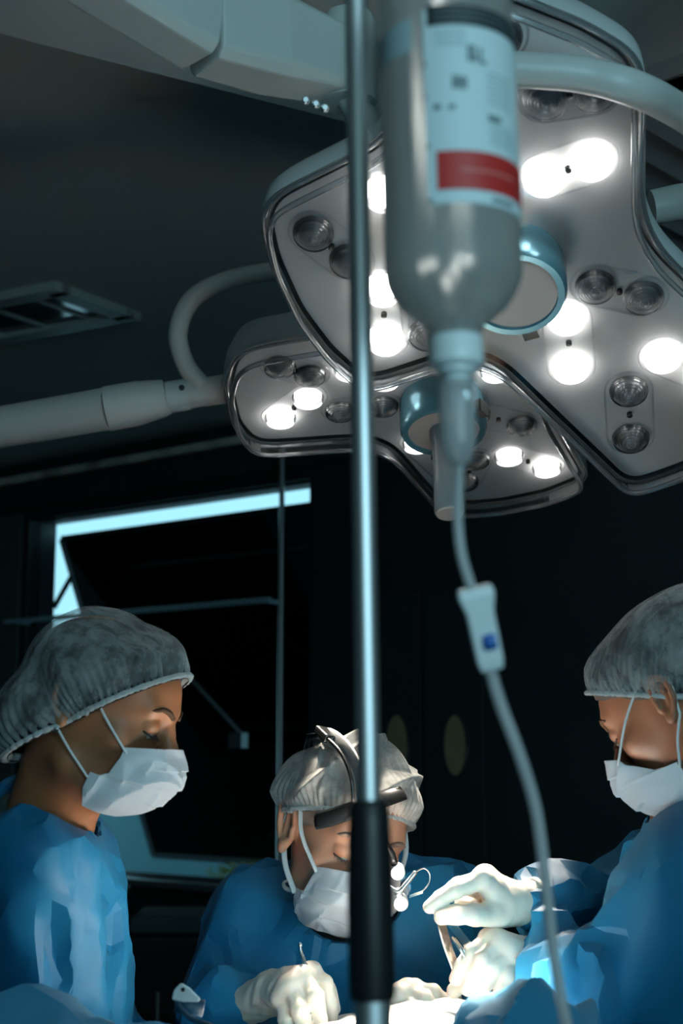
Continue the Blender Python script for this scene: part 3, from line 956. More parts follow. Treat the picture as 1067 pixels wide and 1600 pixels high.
# arms of the far lamp: straight tube to the left, collar, curved pipe
d_ = 2.42
ap = [P(-160, 690, d_ + .12), P(0, 667, d_ + .06), P(172, 638, d_)]
obj('arm', tube(ap, [0.036, 0.036, 0.037], 24, squash=(1.0, 1.0)), M['arm'], lampB, True, auto=40)
obj('arm_taper', tube([P(168, 638.6, d_), P(215, 630, d_), P(258, 622, d_), P(262, 621, d_)], [0.039, 0.0385, 0.032, 0.028], 24), M['arm'], lampB, True, auto=40)
obj('arm_collar', tube([P(262, 621, d_), P(295, 616, d_)], 0.0275, 24), M['lamp_shell'], lampB, True, auto=40)
obj('arm_screw', lathe(P(284, 606, d_ - .028), (0, -1, 0), [(0.005, 0), (0.005, .003)], 10), M['black'], lampB)
obj('arm_neck', tube([P(295, 616, d_), P(330, 611, d_), P(385, 603, d_ - .01)], 0.025, 24), M['arm'], lampB, True, auto=40)
cp_ = smooth_path([P(318, 606, d_ - .01), P(290, 570, d_), P(278, 520, d_ + .01), P(300, 468, d_ + .03), P(355, 438, d_ + .06), P(440, 422, d_ + .08), P(600, 405, d_ + .1)], 8)
obj('curved_pipe', tube(cp_, 0.0168, 16), M['arm'], lampB, True)
# upright carrying the far arm to the ceiling, outside the frame on the left
q = P(-160, 690, d_ + .12)
obj('ceiling_column', tube([q, (q[0], q[1], ZC)], 0.045, 24), M['arm'], lampB, True, auto=40)

# arms of the near lamp: thick curved yoke across its upper lobe and a stub behind its right edge
nA = axA[2]
yk = [on_plane(x, y, cA + nA * .075, nA) for x, y in ((650, 118), (740, 108), (830, 110), (915, 118), (1000, 142))]
yk += [yk[-1] + (P(1080, 186, 1.66) - yk[-1]) * .9, P(1160, 245, 1.76), P(1220, 300, 1.90)]
obj('yoke_pipe', tube(smooth_path(yk, 8), 0.0195, 20), M['arm_teal'], lampA, True)
obj('arm_stub', tube([P(1018, 324, 1.93), P(1060, 316, 1.93), P(1240, 290, 1.95)], [0.0235, 0.025, 0.025], 20), M['arm_teal'], lampA, True, auto=40)
q = P(1225, 300, 1.93)
obj('ceiling_column', tube([q - np.array([0, 0, .05]), (q[0], q[1], ZC)], 0.04, 24), M['arm_teal'], lampA, True, auto=40)

# spring arm crossing the upper left corner
sa = empty('suspension_arm', P(300, -80, 1.55), 'pale boxy suspension arm crossing the upper left corner under the ceiling', 'support arm')
A0, A1, A2 = P(20, -150, 1.45), P(318, 36, 1.62), P(545, 108, 1.74)
def arm_section(name, pts, hw, hh, mat, tw=0.0):
    v, f = [], []
    for i, p in enumerate(pts):
        d = unit(np.asarray(pts[min(i + 1, len(pts) - 1)]) - np.asarray(pts[max(i - 1, 0)]))
        a_, b_, _ = basis(d)
        w, h = hw[i], hh[i]
        bev = min(w, h) * 0.28
        sec = [(-w + bev, -h), (w - bev, -h), (w, -h + bev), (w, h - bev), (w - bev, h), (-w + bev, h), (-w, h - bev), (-w, -h + bev)]
        v += [np.asarray(p) + a_ * x + b_ * y for x, y in sec]
    n_ = len(pts)
    f = [(i * 8 + k, i * 8 + (k + 1) % 8, (i + 1) * 8 + (k + 1) % 8, (i + 1) * 8 + k) for i in range(n_ - 1) for k in range(8)]
    f += [tuple(range(7, -1, -1)), tuple((n_ - 1) * 8 + k for k in range(8))]
    o = obj(name, (v, f), mat, sa)
    return bevel_obj(o, 0.004)
arm_section('beam', [A0, A1], [0.038, 0.038], [0.052, 0.052], M['arm_teal'])
gap = A1 + unit(A1 - A0) * 0.003
arm_section('end_cover', [gap, A1 * .55 + A2 * .45, A2], [0.039, 0.043, 0.036], [0.053, 0.052, 0.040], M['arm_teal'])
obj('pivot', lathe(A2 + np.array([0, 0, -.045]), (0, 0, 1), [(0.034, 0), (0.036, .006), (0.036, .10), (0.030, .115)], 28), M['arm_teal'], sa, True, auto=40)
for x, y in ((478, 158), (494, 164), (508, 170)):
    obj('screw', lathe(P(x, y, 1.64), (0, -1, -.2), [(0.005, 0), (0.005, .006), (0.003, .008)], 10), M['steel'], sa)
obj('drop_tube', tube(smooth_path([A2 + np.array([0, 0, -.03]), A2 + np.array([.05, .05, -.10]), A2 + np.array([.06, -.02, -.08]), yk[0]], 6), 0.02, 16), M['arm_teal'], sa, True)
obj('ceiling_column', tube([A0, (A0[0], A0[1], ZC)], 0.05, 24), M['arm_teal'], sa, True, auto=40)

# ------------------------------------------------------------------ operating table and drapes
TX0, TX1, TY0, TY1 = -1.05, 0.26, 1.16, 1.61
tb = empty('operating_table', (-0.32, 1.44, 0), 'steel operating table hidden under the blue drape', 'table')
bevel_obj(obj('table_top', box((TX0 + .03, TY0 + .03, 0.98), (TX1 - .03, TY1 - .03, 1.05)), M['steel'], tb), 0.01)
obj('column', lathe((-0.32, 1.44, 0.10), (0, 0, 1), [(0.11, 0), (0.09, .05), (0.09, .88)], 24), M['steel'], tb, True, auto=40)
bevel_obj(obj('base', box((-0.75, 1.28, 0.0), (0.10, 1.60, 0.10)), M['steel'], tb), 0.02)

RIDGE_Y = 1.52
rp = [(-420, 1600), (-150, 1575), (0, 1556), (60, 1549), (108, 1553), (138, 1578), (180, 1588), (232, 1582), (300, 1590), (350, 1598), (420, 1690), (560, 1740), (640, 1740), (692, 1588), (702, 1562), (722, 1540), (760, 1532), (805, 1512), (850, 1520), (900, 1560)]
rx, rz = [], []
for x, y in rp:
    q = at_y(x, y, RIDGE_Y); rx.append(q[0]); rz.append(q[2])
nx_, ny_ = 220, 110
gx = np.linspace(TX0, TX1, nx_); gy = np.linspace(TY0, TY1, ny_)
GX, GY = np.meshgrid(gx, gy, indexing='ij')
zr = np.interp(GX, rx, rz)
fall = np.where(GY < RIDGE_Y, np.exp(-((GY - RIDGE_Y) / 0.16) ** 2), np.exp(-((GY - RIDGE_Y) / 0.12) ** 2))
GZ = 1.065 + np.maximum(zr - 1.065, 0) * fall
cr1 = crumple(3, 9, 0.012, 5); cr2 = crumple(9, 26, 0.006, 5)
amp = np.where(GX > 0.05, 1.5, 0.7) * np.clip(np.minimum(np.minimum(GX - TX0, TX1 - GX), np.minimum(GY - TY0, TY1 - GY)) / 0.05, 0, 1)
GZ = GZ + (cr1(GX, GY, GZ * 0) + cr2(GX, GY, GZ * 0) - 0.010) * amp
cl1 = cloth(77, 14, 0.040, (.5, .8, 0), .4, 3)(GX, GY, GZ * 0); cl2 = cloth(78, 30, 0.014, (.5, .8, 0), .5, 3)(GX, GY, GZ * 0)
GZ = GZ + (cl1 + cl2) * amp * np.where(GX > 0.05, .8, .6)
GZ = np.maximum(GZ, 1.056)
dv = np.stack([GX, GY, GZ], -1).reshape(-1, 3)
df = grid_faces(nx_, ny_)
dv, df = dv.tolist(), list(df)
rim = [i * ny_ for i in range(nx_)] + [(nx_ - 1) * ny_ + k for k in range(1, ny_)] + [i * ny_ + ny_ - 1 for i in range(nx_ - 2, -1, -1)] + [k for k in range(ny_ - 2, 0, -1)]
prev = rim
for lv, zz in ((1, 0.98), (2, 0.80), (3, 0.62)):
    cur = []
    for q, i in enumerate(rim):
        x, y, z = dv[i]
        ox = -1 if x < TX0 + 1e-6 else (1 if x > TX1 - 1e-6 else 0); oy = -1 if y < TY0 + 1e-6 else (1 if y > TY1 - 1e-6 else 0)
        s = 0.012 * lv * (1 + 0.8 * math.sin(q * 0.22))
        dv.append([x + ox * s, y + oy * s, min(zz, z)]); cur.append(len(dv) - 1)
    n_ = len(rim)
    df += [(prev[k], prev[(k + 1) % n_], cur[(k + 1) % n_], cur[k]) for k in range(n_)]
    prev = cur
drp = facet(obj('surgical_drape', (dv, df), M['drape'], None, True), .16, 20)
tag(drp, 'crumpled blue surgical drape spread over the operating table', 'drape')

# white gauze pad at the brightly lit field
gz = []
ng = 40
gc = P(690, 1582, 1.80); gc[2] -= .006
GXX, GYY = np.meshgrid(np.linspace(-.24, .13, ng), np.linspace(-.40, .10, ng), indexing='ij')
cg = crumple(21, 22, 0.016, 4)
GZZ = 0.012 - 0.012 * np.clip(-GYY / .12, 0, 1) - 2.0 * np.maximum(GYY - .03, 0) - .25 * np.maximum(-GXX - .12, 0) + cg(GXX, GYY, GXX * 0)
GZZ = np.maximum(GZZ, 1.125 - gc[2])
gv = np.stack([GXX + gc[0], GYY + gc[1], GZZ + gc[2]], -1).reshape(-1, 3)
gv2 = gv - np.array([0, 0, 0.014])
gf = grid_faces(ng, ng); N2 = ng * ng
bot = [tuple(i + N2 for i in f[::-1]) for f in gf]
rimg = [i * ng for i in range(ng)] + [(ng - 1) * ng + k for k in range(1, ng)] + [i * ng + ng - 1 for i in range(ng - 2, -1, -1)] + [k for k in range(ng - 2, 0, -1)]
sidef = [(rimg[k], rimg[(k + 1) % len(rimg)], rimg[(k + 1) % len(rimg)] + N2, rimg[k] + N2) for k in range(len(rimg))]
gz = obj('gauze_sheet', (np.vstack([gv, gv2]), gf + bot + sidef), M['gauze'], None, True)
tag(gz, 'white gauze sheet glaring under the lamps at the operating field', 'gauze')

# ------------------------------------------------------------------ people
def head_axes(f, pitch, roll=0.0):
    f = unit((f[0], f[1], 0)); p = math.radians(pitch); z = np.array([0, 0, 1.0])
    y = math.cos(p) * f - math.sin(p) * z
    u = math.cos(p) * z + math.sin(p) * f
    x = np.cross(y, u)
    r = math.radians(roll)
    x2 = math.cos(r) * x + math.sin(r) * u; u2 = math.cos(r) * u - math.sin(r) * x
    return np.stack([x2, y, u2], 1)

def ear(fd, s, X=0.072, e=1.0):
    # helix, antihelix, concha and lobe on side s
    c = np.array([s * X, -0.012, -0.004])
    q = lambda x, y, z: c + np.array([s * x, y, z]) * e
    fd.ell(q(.006, 0, 0), np.array((0.008, 0.017, 0.030)) * e, k=0.006)
    fd.ell(q(.014, .004, -.001), np.array((0.008, 0.010, 0.018)) * e, k=0.003, op='sub')
    hp = smooth_path([q(.008, .014, .006), q(.012, .008, .027), q(.015, -.008, .030), q(.017, -.020, .016), q(.015, -.018, -.008), q(.011, -.006, -.026)], 3)
    fd.chain(hp, [0.0042 * e] * len(hp), k=0.003)
    fd.ell(q(.011, .002, -.031), np.array((0.006, 0.009, 0.010)) * e, k=0.006)
    fd.cap(q(.006, .013, -.012), q(.008, .012, -.004), 0.004 * e, 0.004 * e, k=0.004)

def head_mesh(neck_local, neck_r=0.058, fem=True, h=0.0026, shoulders=None):
    fd = Field((-0.115, -0.16, -0.30), (0.115, 0.14, 0.135), h)
    fd.ell((0, -.012, .028), (.073, .093, .080), k=.01)
    fd.ell((0, .022, -.035), (.060, .068, .078), k=.04)
    fd.ell((0, .058, .030), (.052, .036, .045), k=.03)            # forehead
    fd.ell((0, .060, -.094), (.026, .022, .020), k=.025)          # chin
    for s in (-1, 1):
        fd.cap((s * .048, .005, -.075), (s * .018, .062, -.098), .016, .014, k=.025)   # jaw
        fd.ell((s * .046, .055, -.024), (.018, .020, .016), k=.02)  # cheekbone
        fd.cap((s * .012, .088, .022), (s * .042, .078, .024), .0085 if fem else .011, .008, k=.014)  # brow
        fd.ell((s * .032, .099, .004), (.017, .013, .012), k=.012, op='sub')  # socket
        fd.ell((s * .031, .0775, .001), (.0150, .0140, .0135), k=.004)  # eyeball under lid
        fd.ell((s * .031, .0805, .0035), (.0165, .0130, .0110), k=.004)  # upper lid
        fd.cap((s * .018, .084, -.012), (s * .045, .073, -.011), .004, .004, k=.008)  # lower lid
        fd.ell((s * .011, .101, -.034), (.008, .009, .007), k=.006)  # nostril wing
        ear(fd, s, e=.82 if fem else 1.08)
    nose = [(0, .090, .014), (0, .098, .0), (0, .108, -.018), (0, .114, -.030)]
    fd.chain([np.array(q) for q in nose], [.0075, .0075, .0088, .0105], k=.010)
    fd.cap((-.018, .082, -.068), (.018, .082, -.068), .009, .009, k=.012)
    fd.cap((0, -.025, -.04), neck_local, neck_r * .95, neck_r, k=.03)
    fd.cap((0, .012, -.085), np.asarray(neck_local) + np.array([0, .03, 0]), neck_r * .6, neck_r * .75, k=.035)
    def surf(x, z):
        ix = int(round((x - fd.lo[0]) / fd.h)); iz = int(round((z - fd.lo[2]) / fd.h))
        colm = np.nonzero(fd.F[ix, :, iz] < 0)[0]
        return fd.lo[1] + fd.h * (colm[-1] + .5)
    return fd.mesh() + (surf,)

def radial(dirs, C, ells, p=14):
    tot = 0
    for c, r in ells:
        r = np.asarray(r, float); o = (C - np.asarray(c, float)) / r
        d = dirs / r
        A = (d * d).sum(-1); B = (d * o).sum(-1); Cc = (o * o).sum(-1) - 1
        disc = np.maximum(B * B - A * Cc, 0)
        t = np.where(B * B - A * Cc > 0, (-B + np.sqrt(disc)) / A, 0)
        tot = tot + np.maximum(t, 0) ** p
    return tot ** (1.0 / p)

def shell(C, ells, slope, z0, nu, nv, off=0.0, pleat=0.0, cr=None, inward=0.0, n_pleat=44, seed=0):
    """cloth shell over ellipsoids down to the rim z = slope*y + z0 (head frame)"""
    C = np.asarray(C, float)
    pole = unit((0, -slope, 1)); a = np.array([1.0, 0, 0]); b = np.cross(pole, a)
    az = np.linspace(0, 2 * math.pi, nu, endpoint=False)
    th = np.linspace(0, math.radians(165), 240)
    ca, sa_ = np.cos(az)[:, None, None], np.sin(az)[:, None, None]
    D = np.cos(th)[None, :, None] * pole + np.sin(th)[None, :, None] * (ca * a + sa_ * b)
    pos = C + D * (radial(D, C, ells) + off)[..., None]
    g = pos[..., 2] - slope * pos[..., 1] - z0
    neg = g < 0
    k = np.argmax(neg, 1); k = np.where(neg.any(1), k, len(th) - 1); k = np.maximum(k, 1)
    i = np.arange(nu)
    g0, g1 = g[i, k - 1], g[i, k]
    thr = th[k - 1] + (th[k] - th[k - 1]) * np.clip(g0 / (g0 - g1 + 1e-9), 0, 1)
    t = np.linspace(0.02, 1, nv)
    TH = thr[:, None] * t[None, :]
    D = np.cos(TH)[..., None] * pole + np.sin(TH)[..., None] * (ca * a + sa_ * b)
    R = radial(D, C, ells) + off
    r_ = np.random.default_rng(seed)
    ph = np.cumsum(r_.normal(size=nu) * 0.18)
    rimd = np.exp(-(1 - t)[None, :] * 8.0)
    R = R + pleat * np.sin(n_pleat * az[:, None] + ph[:, None]) * rimd - inward * np.exp(-(1 - t)[None, :] * 16)
    pos = C + D * R[..., None]
    if cr is not None:
        w = np.clip((1 - t) * 7, 0.15, 1)[None, :]
        R = R + (cr(pos[..., 0], pos[..., 1], pos[..., 2]) + 0.003) * w
        pos = C + D * R[..., None]
    v = pos.reshape(-1, 3)
    f = grid_faces(nu, nv, wrap=True)
    top = [len(v)]
    v = np.vstack([v, pos[:, 0].mean(0)[None]])
    f += [(len(v) - 1, ((q + 1) % nu) * nv, q * nv) for q in range(nu)]
    return (v, f), pos[:, -1]

def mask_mesh(seed, wide=1.0, back=0.0, drop=0.0, fwd=0.0, nu=65, nv=41):
    rows = np.array([  # v, y_front, z_front, y_side, z_side, x_side
        [0.00, .121, -.013, .070, -.030, .058], [0.30, .135, -.042, .066, -.066, .064], [0.42, .135, -.054, .056, -.071, .067],
        [0.55, .130, -.066, .044, -.073, .067], [0.78, .113, -.092, .042, -.094, .064], [1.00, .082, -.116, .046, -.116, .052]])
    v = np.linspace(0, 1, nv)
    yf, zf, ys, zs, xs = [np.interp(v, rows[:, 0], rows[:, i]) for i in range(1, 6)]
    ys = ys - back * np.clip(v * 2.2, .25, 1) + fwd * np.clip(1 - v * 3.2, 0, 1); zf = zf - drop; zs = zs - drop
    u = np.linspace(-1, 1, nu)
    cs, sn = np.cos(u * math.pi / 2)[:, None], np.sin(u * math.pi / 2)[:, None]
    saw = (np.mod(v * 4.0, 1.0) - 0.5) * 0.0045 * np.clip(v * 6, 0, 1) * np.clip((1 - v) * 6, 0, 1)
    X = xs * sn * wide; Y = ys + (yf + saw - ys) * cs ** 0.85; Z = zs + (zf - zs) * cs ** 0.9
    cr = cloth(seed, 34, 0.011, (0, 0, 1), .8, 4)
    d = cr(X, Y, Z) * (0.3 + 0.7 * np.clip(np.minimum(v, 1 - v) * 8, 0, 1))[None, :]
    nrm = np.stack([X, Y - 0.01, Z * 0.2], -1); nrm /= np.linalg.norm(nrm, axis=-1)[..., None]
    pts = np.stack([X, Y, Z], -1) + nrm * d[..., None]
    inn = pts - nrm * 0.0012
    n = nu * nv
    f = grid_faces(nu, nv)
    f2 = [tuple(i + n for i in q[::-1]) for q in f]
    rimm = [i * nv for i in range(nu)] + [(nu - 1) * nv + k for k in range(1, nv)] + [i * nv + nv - 1 for i in range(nu - 2, -1, -1)] + [k for k in range(nv - 2, 0, -1)]
    f3 = [(rimm[k], rimm[(k + 1) % len(rimm)], rimm[(k + 1) % len(rimm)] + n, rimm[k] + n) for k in range(len(rimm))]
    allp = np.vstack([pts.reshape(-1, 3), inn.reshape(-1, 3)])
    return allp, f + f2 + f3, pts

def person_head(root, C, R, scale, skin, neck_w, cfg):
    """body (head and neck), eyes, brows, hair, cap, mask; C head centre, R axes, neck_w world point of the neck's base"""
    T = lambda v: C + (np.asarray(v) * scale) @ R.T
    inv = lambda p: ((np.asarray(p) - C) @ R) / scale
    nl = inv(neck_w)
    v, f, surf = head_mesh(nl, cfg.get('neck_r', .052), cfg.get('fem', True))
    body = obj('body', (T(v), f), skin, root, True, fixn=False)
    for s in (-1, 1):
        br = smooth_path([(s * x, surf(s * x, z) - .0004, z) for x, z in ((.012, .0195), (.020, .0235), (.029, .0262), (.038, .0270), (.046, .0248), (.053, .0205))], 4)
        obj('eyebrow', tube(T(br), np.array([.0030, .0036, .0036, .0030, .0014]) * scale, 8), M['brow_dark'] if cfg.get('fem', True) else M['brow_grey'], root, True)
        la = smooth_path([(s * .016, .0865, -.0048), (s * .024, .0925, -.0082), (s * .033, .0935, -.0085), (s * .042, .0875, -.0072), (s * .047, .0805, -.005)], 4)
        obj('eyelashes', tube(T(la), 0.0013 * scale, 6), M['lash'], root, True)
        for q in range(7):
            t = q / 6
            p = np.array(la[int(2 + t * (len(la) - 4))])
            obj('eyelashes', tube(T([p, p + np.array([s * .002 * (t - .3), .006, -.003])]), [0.0006, 0.0002], 4), M['lash'], root)
        obj('eye', lathe(T([s * .033, .0805, -.0068]), R[:, 1], [(0.001, 0.0095 * scale), (0.004, .009 * scale), (0.006, .006 * scale), (.0062, 0)], 12), M['eye'], root, True)
    # hair under the cap, reaching a little below its rim
    (hv, hf), _ = shell(cfg['cc'], cfg['ells'], cfg['slope'], cfg['z0'] - cfg.get('hair_drop', .012), 90, 34, off=-cfg.get('hair_in', .012))
    obj('hair', (T(hv), hf), cfg['hair'], root, True)
    (cv, cf), rim = shell(cfg['cc'], cfg['ells'], cfg['slope'], cfg['z0'], 420, 90, pleat=cfg.get('pleat', .0036), n_pleat=72, cr=cloth(cfg['seed'], cfg.get('crf', 17), cfg.get('cra', .010), (0, .5, 1), .7, 4), inward=.008, seed=cfg['seed'])
    cp = obj('cap', (T(cv), cf), cfg['capmat'], root, True)
    m = len(rim)
    rr = np.array([.0034 + .0004 * math.sin(i * 2.2) + .0003 * math.sin(i * .37) for i in range(m)]) * scale
    obj('elastic_band', tube(T(rim), list(rr), 8, closed=True, squash=(1, 1.7)), M['band'], cp, True)
    mv, mf, mp = mask_mesh(cfg['seed'] + 50, cfg.get('mask_wide', 1.0), cfg.get('mask_back', 0), cfg.get('mask_drop', 0), cfg.get('mask_fwd', 0))
    mk = obj('mask', (T(mv), mf), M['mask'], root, True, auto=28)
    for s, ui in ((-1, 0), (1, -1)):
        top, low = mp[ui, 1], mp[ui, int(mp.shape[1] * .62)]
        e1 = np.array([s * .080, .002, .030]); e2 = np.array([s * .082, -.030, .010]); e3 = np.array([s * .080, -.022, -.030])
        lp = [top + np.array([0, .004, -.003]), (top + e1) / 2 + np.array([s * .010, 0, 0]), e1]
        obj('ear_loop', tube(T(smooth_path(lp, 6)), cfg.get('loop_r', .0016), 8, squash=cfg.get('loop_sq')), M['loop'], mk, True)
        lp = [e1, e2, e3]
        obj('ear_loop', tube(T(smooth_path(lp, 6)), cfg.get('loop_r', .0016), 8, squash=cfg.get('loop_sq')), M['loop'], mk, True)
        lp = [e3, (low + e3) / 2 + np.array([s * .006, 0, 0]), low]
        obj('ear_loop', tube(T(smooth_path(lp, 6)), cfg.get('loop_r', .0016), 8, squash=cfg.get('loop_sq')), M['loop'], mk, True)
    return T, body

def px3(l): return [P(*q) for q in l]

def glove(root, wrist, fore, fingers, thumb, name='glove', h=0.0023, rs=1.0, wr=0.027, fr=1.15):
    """fingers: 4 lists of (px, py, depth): knuckle, joint, joint, tip; thumb the same; wrist/fore pixel points"""
    Wp, Fo = P(*wrist), P(*fore)
    fg = [px3(f) for f in fingers]; th = px3(thumb)
    allp = np.array([Wp, Fo] + [p for f in fg for p in f] + th)
    fd = Field(allp.min(0) - .045, allp.max(0) + .045, h)
    for i, f in enumerate(fg):
        fd.cap(Wp + (f[0] - Wp) * .15, f[0], wr * .62 * rs, .0125 * rs, k=.014)
    for i in range(3):
        fd.cap(fg[i][0], fg[i + 1][0], .0125 * rs, .0125 * rs, k=.010)
        mid = lambda q: Wp + (q - Wp) * .6
        fd.cap(mid(fg[i][0]), mid(fg[i + 1][0]), .014 * rs, .014 * rs, k=.010)
    fd.cap(Wp, Fo, wr * rs, wr * fr * rs, k=.012)
    for i, f in enumerate(fg):
        R_ = [.0118, .0105, .0095, .0082] if i < 3 else [.0105, .0092, .0082, .0072]
        R_ = [q * rs for q in R_]
        fd.chain(f, R_, k=.0025)
        fd.ell(f[1], np.array([.0112, .0112, .0112]) * rs, k=.003)
    fd.cap(Wp + (th[0] - Wp) * .3, th[0], .018 * rs, .0165 * rs, k=.014)
    fd.chain(th, [.0160 * rs, .0125 * rs, .0108 * rs, .0092 * rs], k=.006)
    fd.disp(crumple(int(abs(wrist[0])), 90, 0.0011, 4))
    v, f = fd.mesh()
    g = obj(name, (v, f), M['glove'], root, True, fixn=False)
    d = unit(Fo - Wp)
    obj('glove_cuff', tube([Fo - d * .006, Fo, Fo + d * .004], [wr * fr * 1.01 * rs, wr * fr * 1.11 * rs, wr * fr * 1.03 * rs], 28), M['glove'], g, True)
    return g

def legs_and_shoes(root, c, f, top=0.75):
    """trousers and clogs below the gown; c floor centre, f facing"""
    f = unit((f[0], f[1], 0)); r = np.cross(f, (0, 0, 1))
    for s in (-1, 1):
        b = np.array([c[0], c[1], 0]) + r * s * .10
        obj('trouser_leg', tube([b + np.array([0, 0, top]), b + np.array([0, 0, .45]) + f * .02, b + np.array([0, 0, .07])], [.085, .07, .055], 18), M['trousers'], root, True)
        fd = Field(b + np.array([-.2, -.2, -.005]), b + np.array([.2, .2, .12]), .008)
        fd.cap(b + np.array([0, 0, .045]) - f * .05, b + np.array([0, 0, .035]) + f * .14, .042, .036, k=.01)
        fd.ell(b + f * .02 + np.array([0, 0, .06]), (.045, .045, .045), k=.02)
        v, q = fd.mesh()
        v[:, 2] = np.maximum(v[:, 2], 0.001)
        obj('shoe', (v, q), M['shoe'], root, True, fixn=False)

# ---- person on the left, profile to the right
pw_h = P(155, 1100, 1.70)
RW = head_axes((math.cos(math.radians(9)), -math.sin(math.radians(9))), 22)
feet = np.array([P(20, 1500, 1.80)[0], 1.86, 0])
pw = empty('person', feet, 'person in profile at the left, blue gown, white mask, puffy see-through hair cap, looking down', 'person', 'surgical team')
neckw = P(62, 1305, 1.745)
person_head(pw, pw_h, RW, 0.95, M['skin_w'], neckw, dict(cc=(0, -.012, .02), ells=[((0, -.004, .026), (.099, .108, .088)), ((0, .045, .050), (.062, .058, .052)), ((0, -.050, -.040), (.100, .070, .080))],
    slope=1.06, z0=-.025, hair=M['hair_dark'], capmat=M['cap'], seed=11, hair_in=.006, hair_drop=.004, cra=.015, neck_r=.050, fem=True))
fd = Field((feet[0] - .34, 1.42, 0.42), (feet[0] + .62, 2.16, 1.50), 0.0052)
S1, S2 = P(52, 1345, 1.68), P(72, 1345, 2.00)
fd.cap(S1, S2, .058, .058, k=.05)
fd.cap(P(60, 1300, 1.76), P(60, 1330, 1.77), .075, .085, k=.06)
for dd in (1.78, 1.92):
    fd.cap(P(25, 1400, dd), P(55, 1560, dd), .100, .108, k=.06)
    q = P(55, 1560, dd)
    fd.cap(q, (q[0] - .06, q[1] + .06, .46), .108, .14, k=.06)
E1 = P(62, 1600, 1.70); fd.cap(S1, E1, .064, .056, k=.035)
W1 = P(200, 1690, 1.74); fd.cap(E1, W1, .056, .042, k=.03)
E2 = P(100, 1590, 2.02); W2 = P(240, 1680, 1.92)
fd.cap(S2, E2, .062, .054, k=.035); fd.cap(E2, W2, .054, .042, k=.03)
fd.ell(P(92, 1370, 1.84), (.068, .13, .075), k=.06)
fd.disp(cloth(31, 9, 0.026, (.15, 0, 1))); fd.disp(cloth(32, 20, 0.007, (.3, 0, 1), .4))
fd.folds([(.035, .022, (62, 1300), (82, 1390), (118, 1440), (152, 1500)), (.022, -.020, (84, 1400), (87, 1480), (86, 1570)), (.028, .020, (122, 1318), (148, 1430), (156, 1580)),
    (.020, .014, (148, 1440), (166, 1408)), (.025, .018, (92, 1462), (130, 1520), (154, 1575)), (.020, .014, (190, 1470), (168, 1575)), (.02, -.014, (136, 1440), (146, 1540)),
    (.022, .014, (0, 1295), (45, 1262)), (.025, .016, (150, 1335), (185, 1400), (200, 1480)), (.03, .012, (30, 1330), (20, 1480)), (.02, -.012, (175, 1480), (182, 1580)), (.02, .012, (60, 1500), (75, 1580))])
nk = P(62, 1305, 1.745)
fd.cap(nk + (pw_h - nk) * .02 + np.array([0, 0, .0]), nk + (pw_h - nk) * .8, .060, .080, k=.006, op='sub')
gv, gf = fd.mesh()
gw = facet(obj('gown', (gv, gf), M['gown'], pw, True, fixn=False), .04, 19)
ncol = nk + (pw_h - nk) * .10
d_ = unit(pw_h - nk); a_, b_, _ = basis(d_)
obj('undershirt_collar', tube([ncol + (a_ * math.cos(t) + b_ * math.sin(t)) * .056 for t in np.linspace(0, 2 * math.pi, 40, endpoint=False)], .008, 8, closed=True), M['undershirt'], pw, True)
glove(pw, (235, 1676, 1.745), (208, 1688, 1.74), [[(295, 1644, 1.74), (322, 1644, 1.74), (340, 1658, 1.74), (348, 1674, 1.74)], [(295, 1648, 1.757), (325, 1648, 1.757), (343, 1662, 1.757), (352, 1680, 1.757)],
    [(293, 1652, 1.775), (322, 1654, 1.775), (340, 1669, 1.775), (346, 1685, 1.775)], [(288, 1657, 1.79), (313, 1661, 1.79), (328, 1675, 1.79), (332, 1690, 1.79)]],
    [(255, 1664, 1.73), (285, 1664, 1.72), (310, 1670, 1.715), (326, 1680, 1.715)])
legs_and_shoes(pw, feet + np.array([-.02, 0, 0]), (1, -.15), .6)
obj('earring', lathe(pw_h + (np.array([.080, -.012, -.040]) * .95) @ RW.T, RW[:, 0], [(.001, 0), (.004, .001), (.004, .003), (.001, .004)], 10), M['steel_bright'], pw)

# ---- surgeon in the middle, facing the camera, head bowed
pm_h = P(541, 1302, 2.02)
RM = head_axes((math.sin(math.radians(20)), -math.cos(math.radians(20))), 18, 11)
feet = np.array([P(545, 1500, 2.2)[0], 2.25, 0])
pm = empty('person', feet, 'person in the middle facing us, head bowed under a black headlamp, blue gown and mask', 'person', 'surgical team')
neckm = P(545, 1420, 2.12)
TM, _ = person_head(pm, pm_h, RM, 1.02, M['skin_m'], neckm, dict(cc=(0, -.012, .03), ells=[((0, -.012, .038), (.090, .106, .094)), ((0, -.02, .02), (.094, .10, .07))],
    slope=.46, z0=.020, hair=M['hair_grey'], capmat=M['cap_man'], seed=23, hair_in=.014, hair_drop=.022, cra=.020, crf=22, pleat=.003, neck_r=.058, fem=False, loop_r=.0042, loop_sq=(1, .45)))
fd = Field((feet[0] - .36, 1.72, 0.42), (feet[0] + .40, 2.50, 1.46), 0.0052)
S1, S2 = P(402, 1448, 2.12), P(688, 1440, 2.12)
fd.cap(S1, S2, .062, .062, k=.06)
fd.cap(P(545, 1430, 2.14), P(545, 1400, 2.15), .085, .07, k=.06)
for x in (485, 605):
    q = P(x, 1490, 2.14)
    fd.cap(q, P(x, 1640, 2.14), .115, .12, k=.06)
    q = P(x, 1640, 2.14)
    fd.cap(q, (q[0], q[1] + .12, .46), .12, .15, k=.06)
E1 = P(366, 1572, 2.00); W1 = P(395, 1566, 1.86)
fd.cap(S1, E1, .070, .062, k=.04); fd.cap(E1, P(350, 1588, 1.905), .060, .048, k=.03); fd.cap(P(350, 1588, 1.905), P(380, 1573, 1.873), .046, .028, k=.01)
E2 = P(735, 1600, 2.02); W2 = P(672, 1660, 1.90)
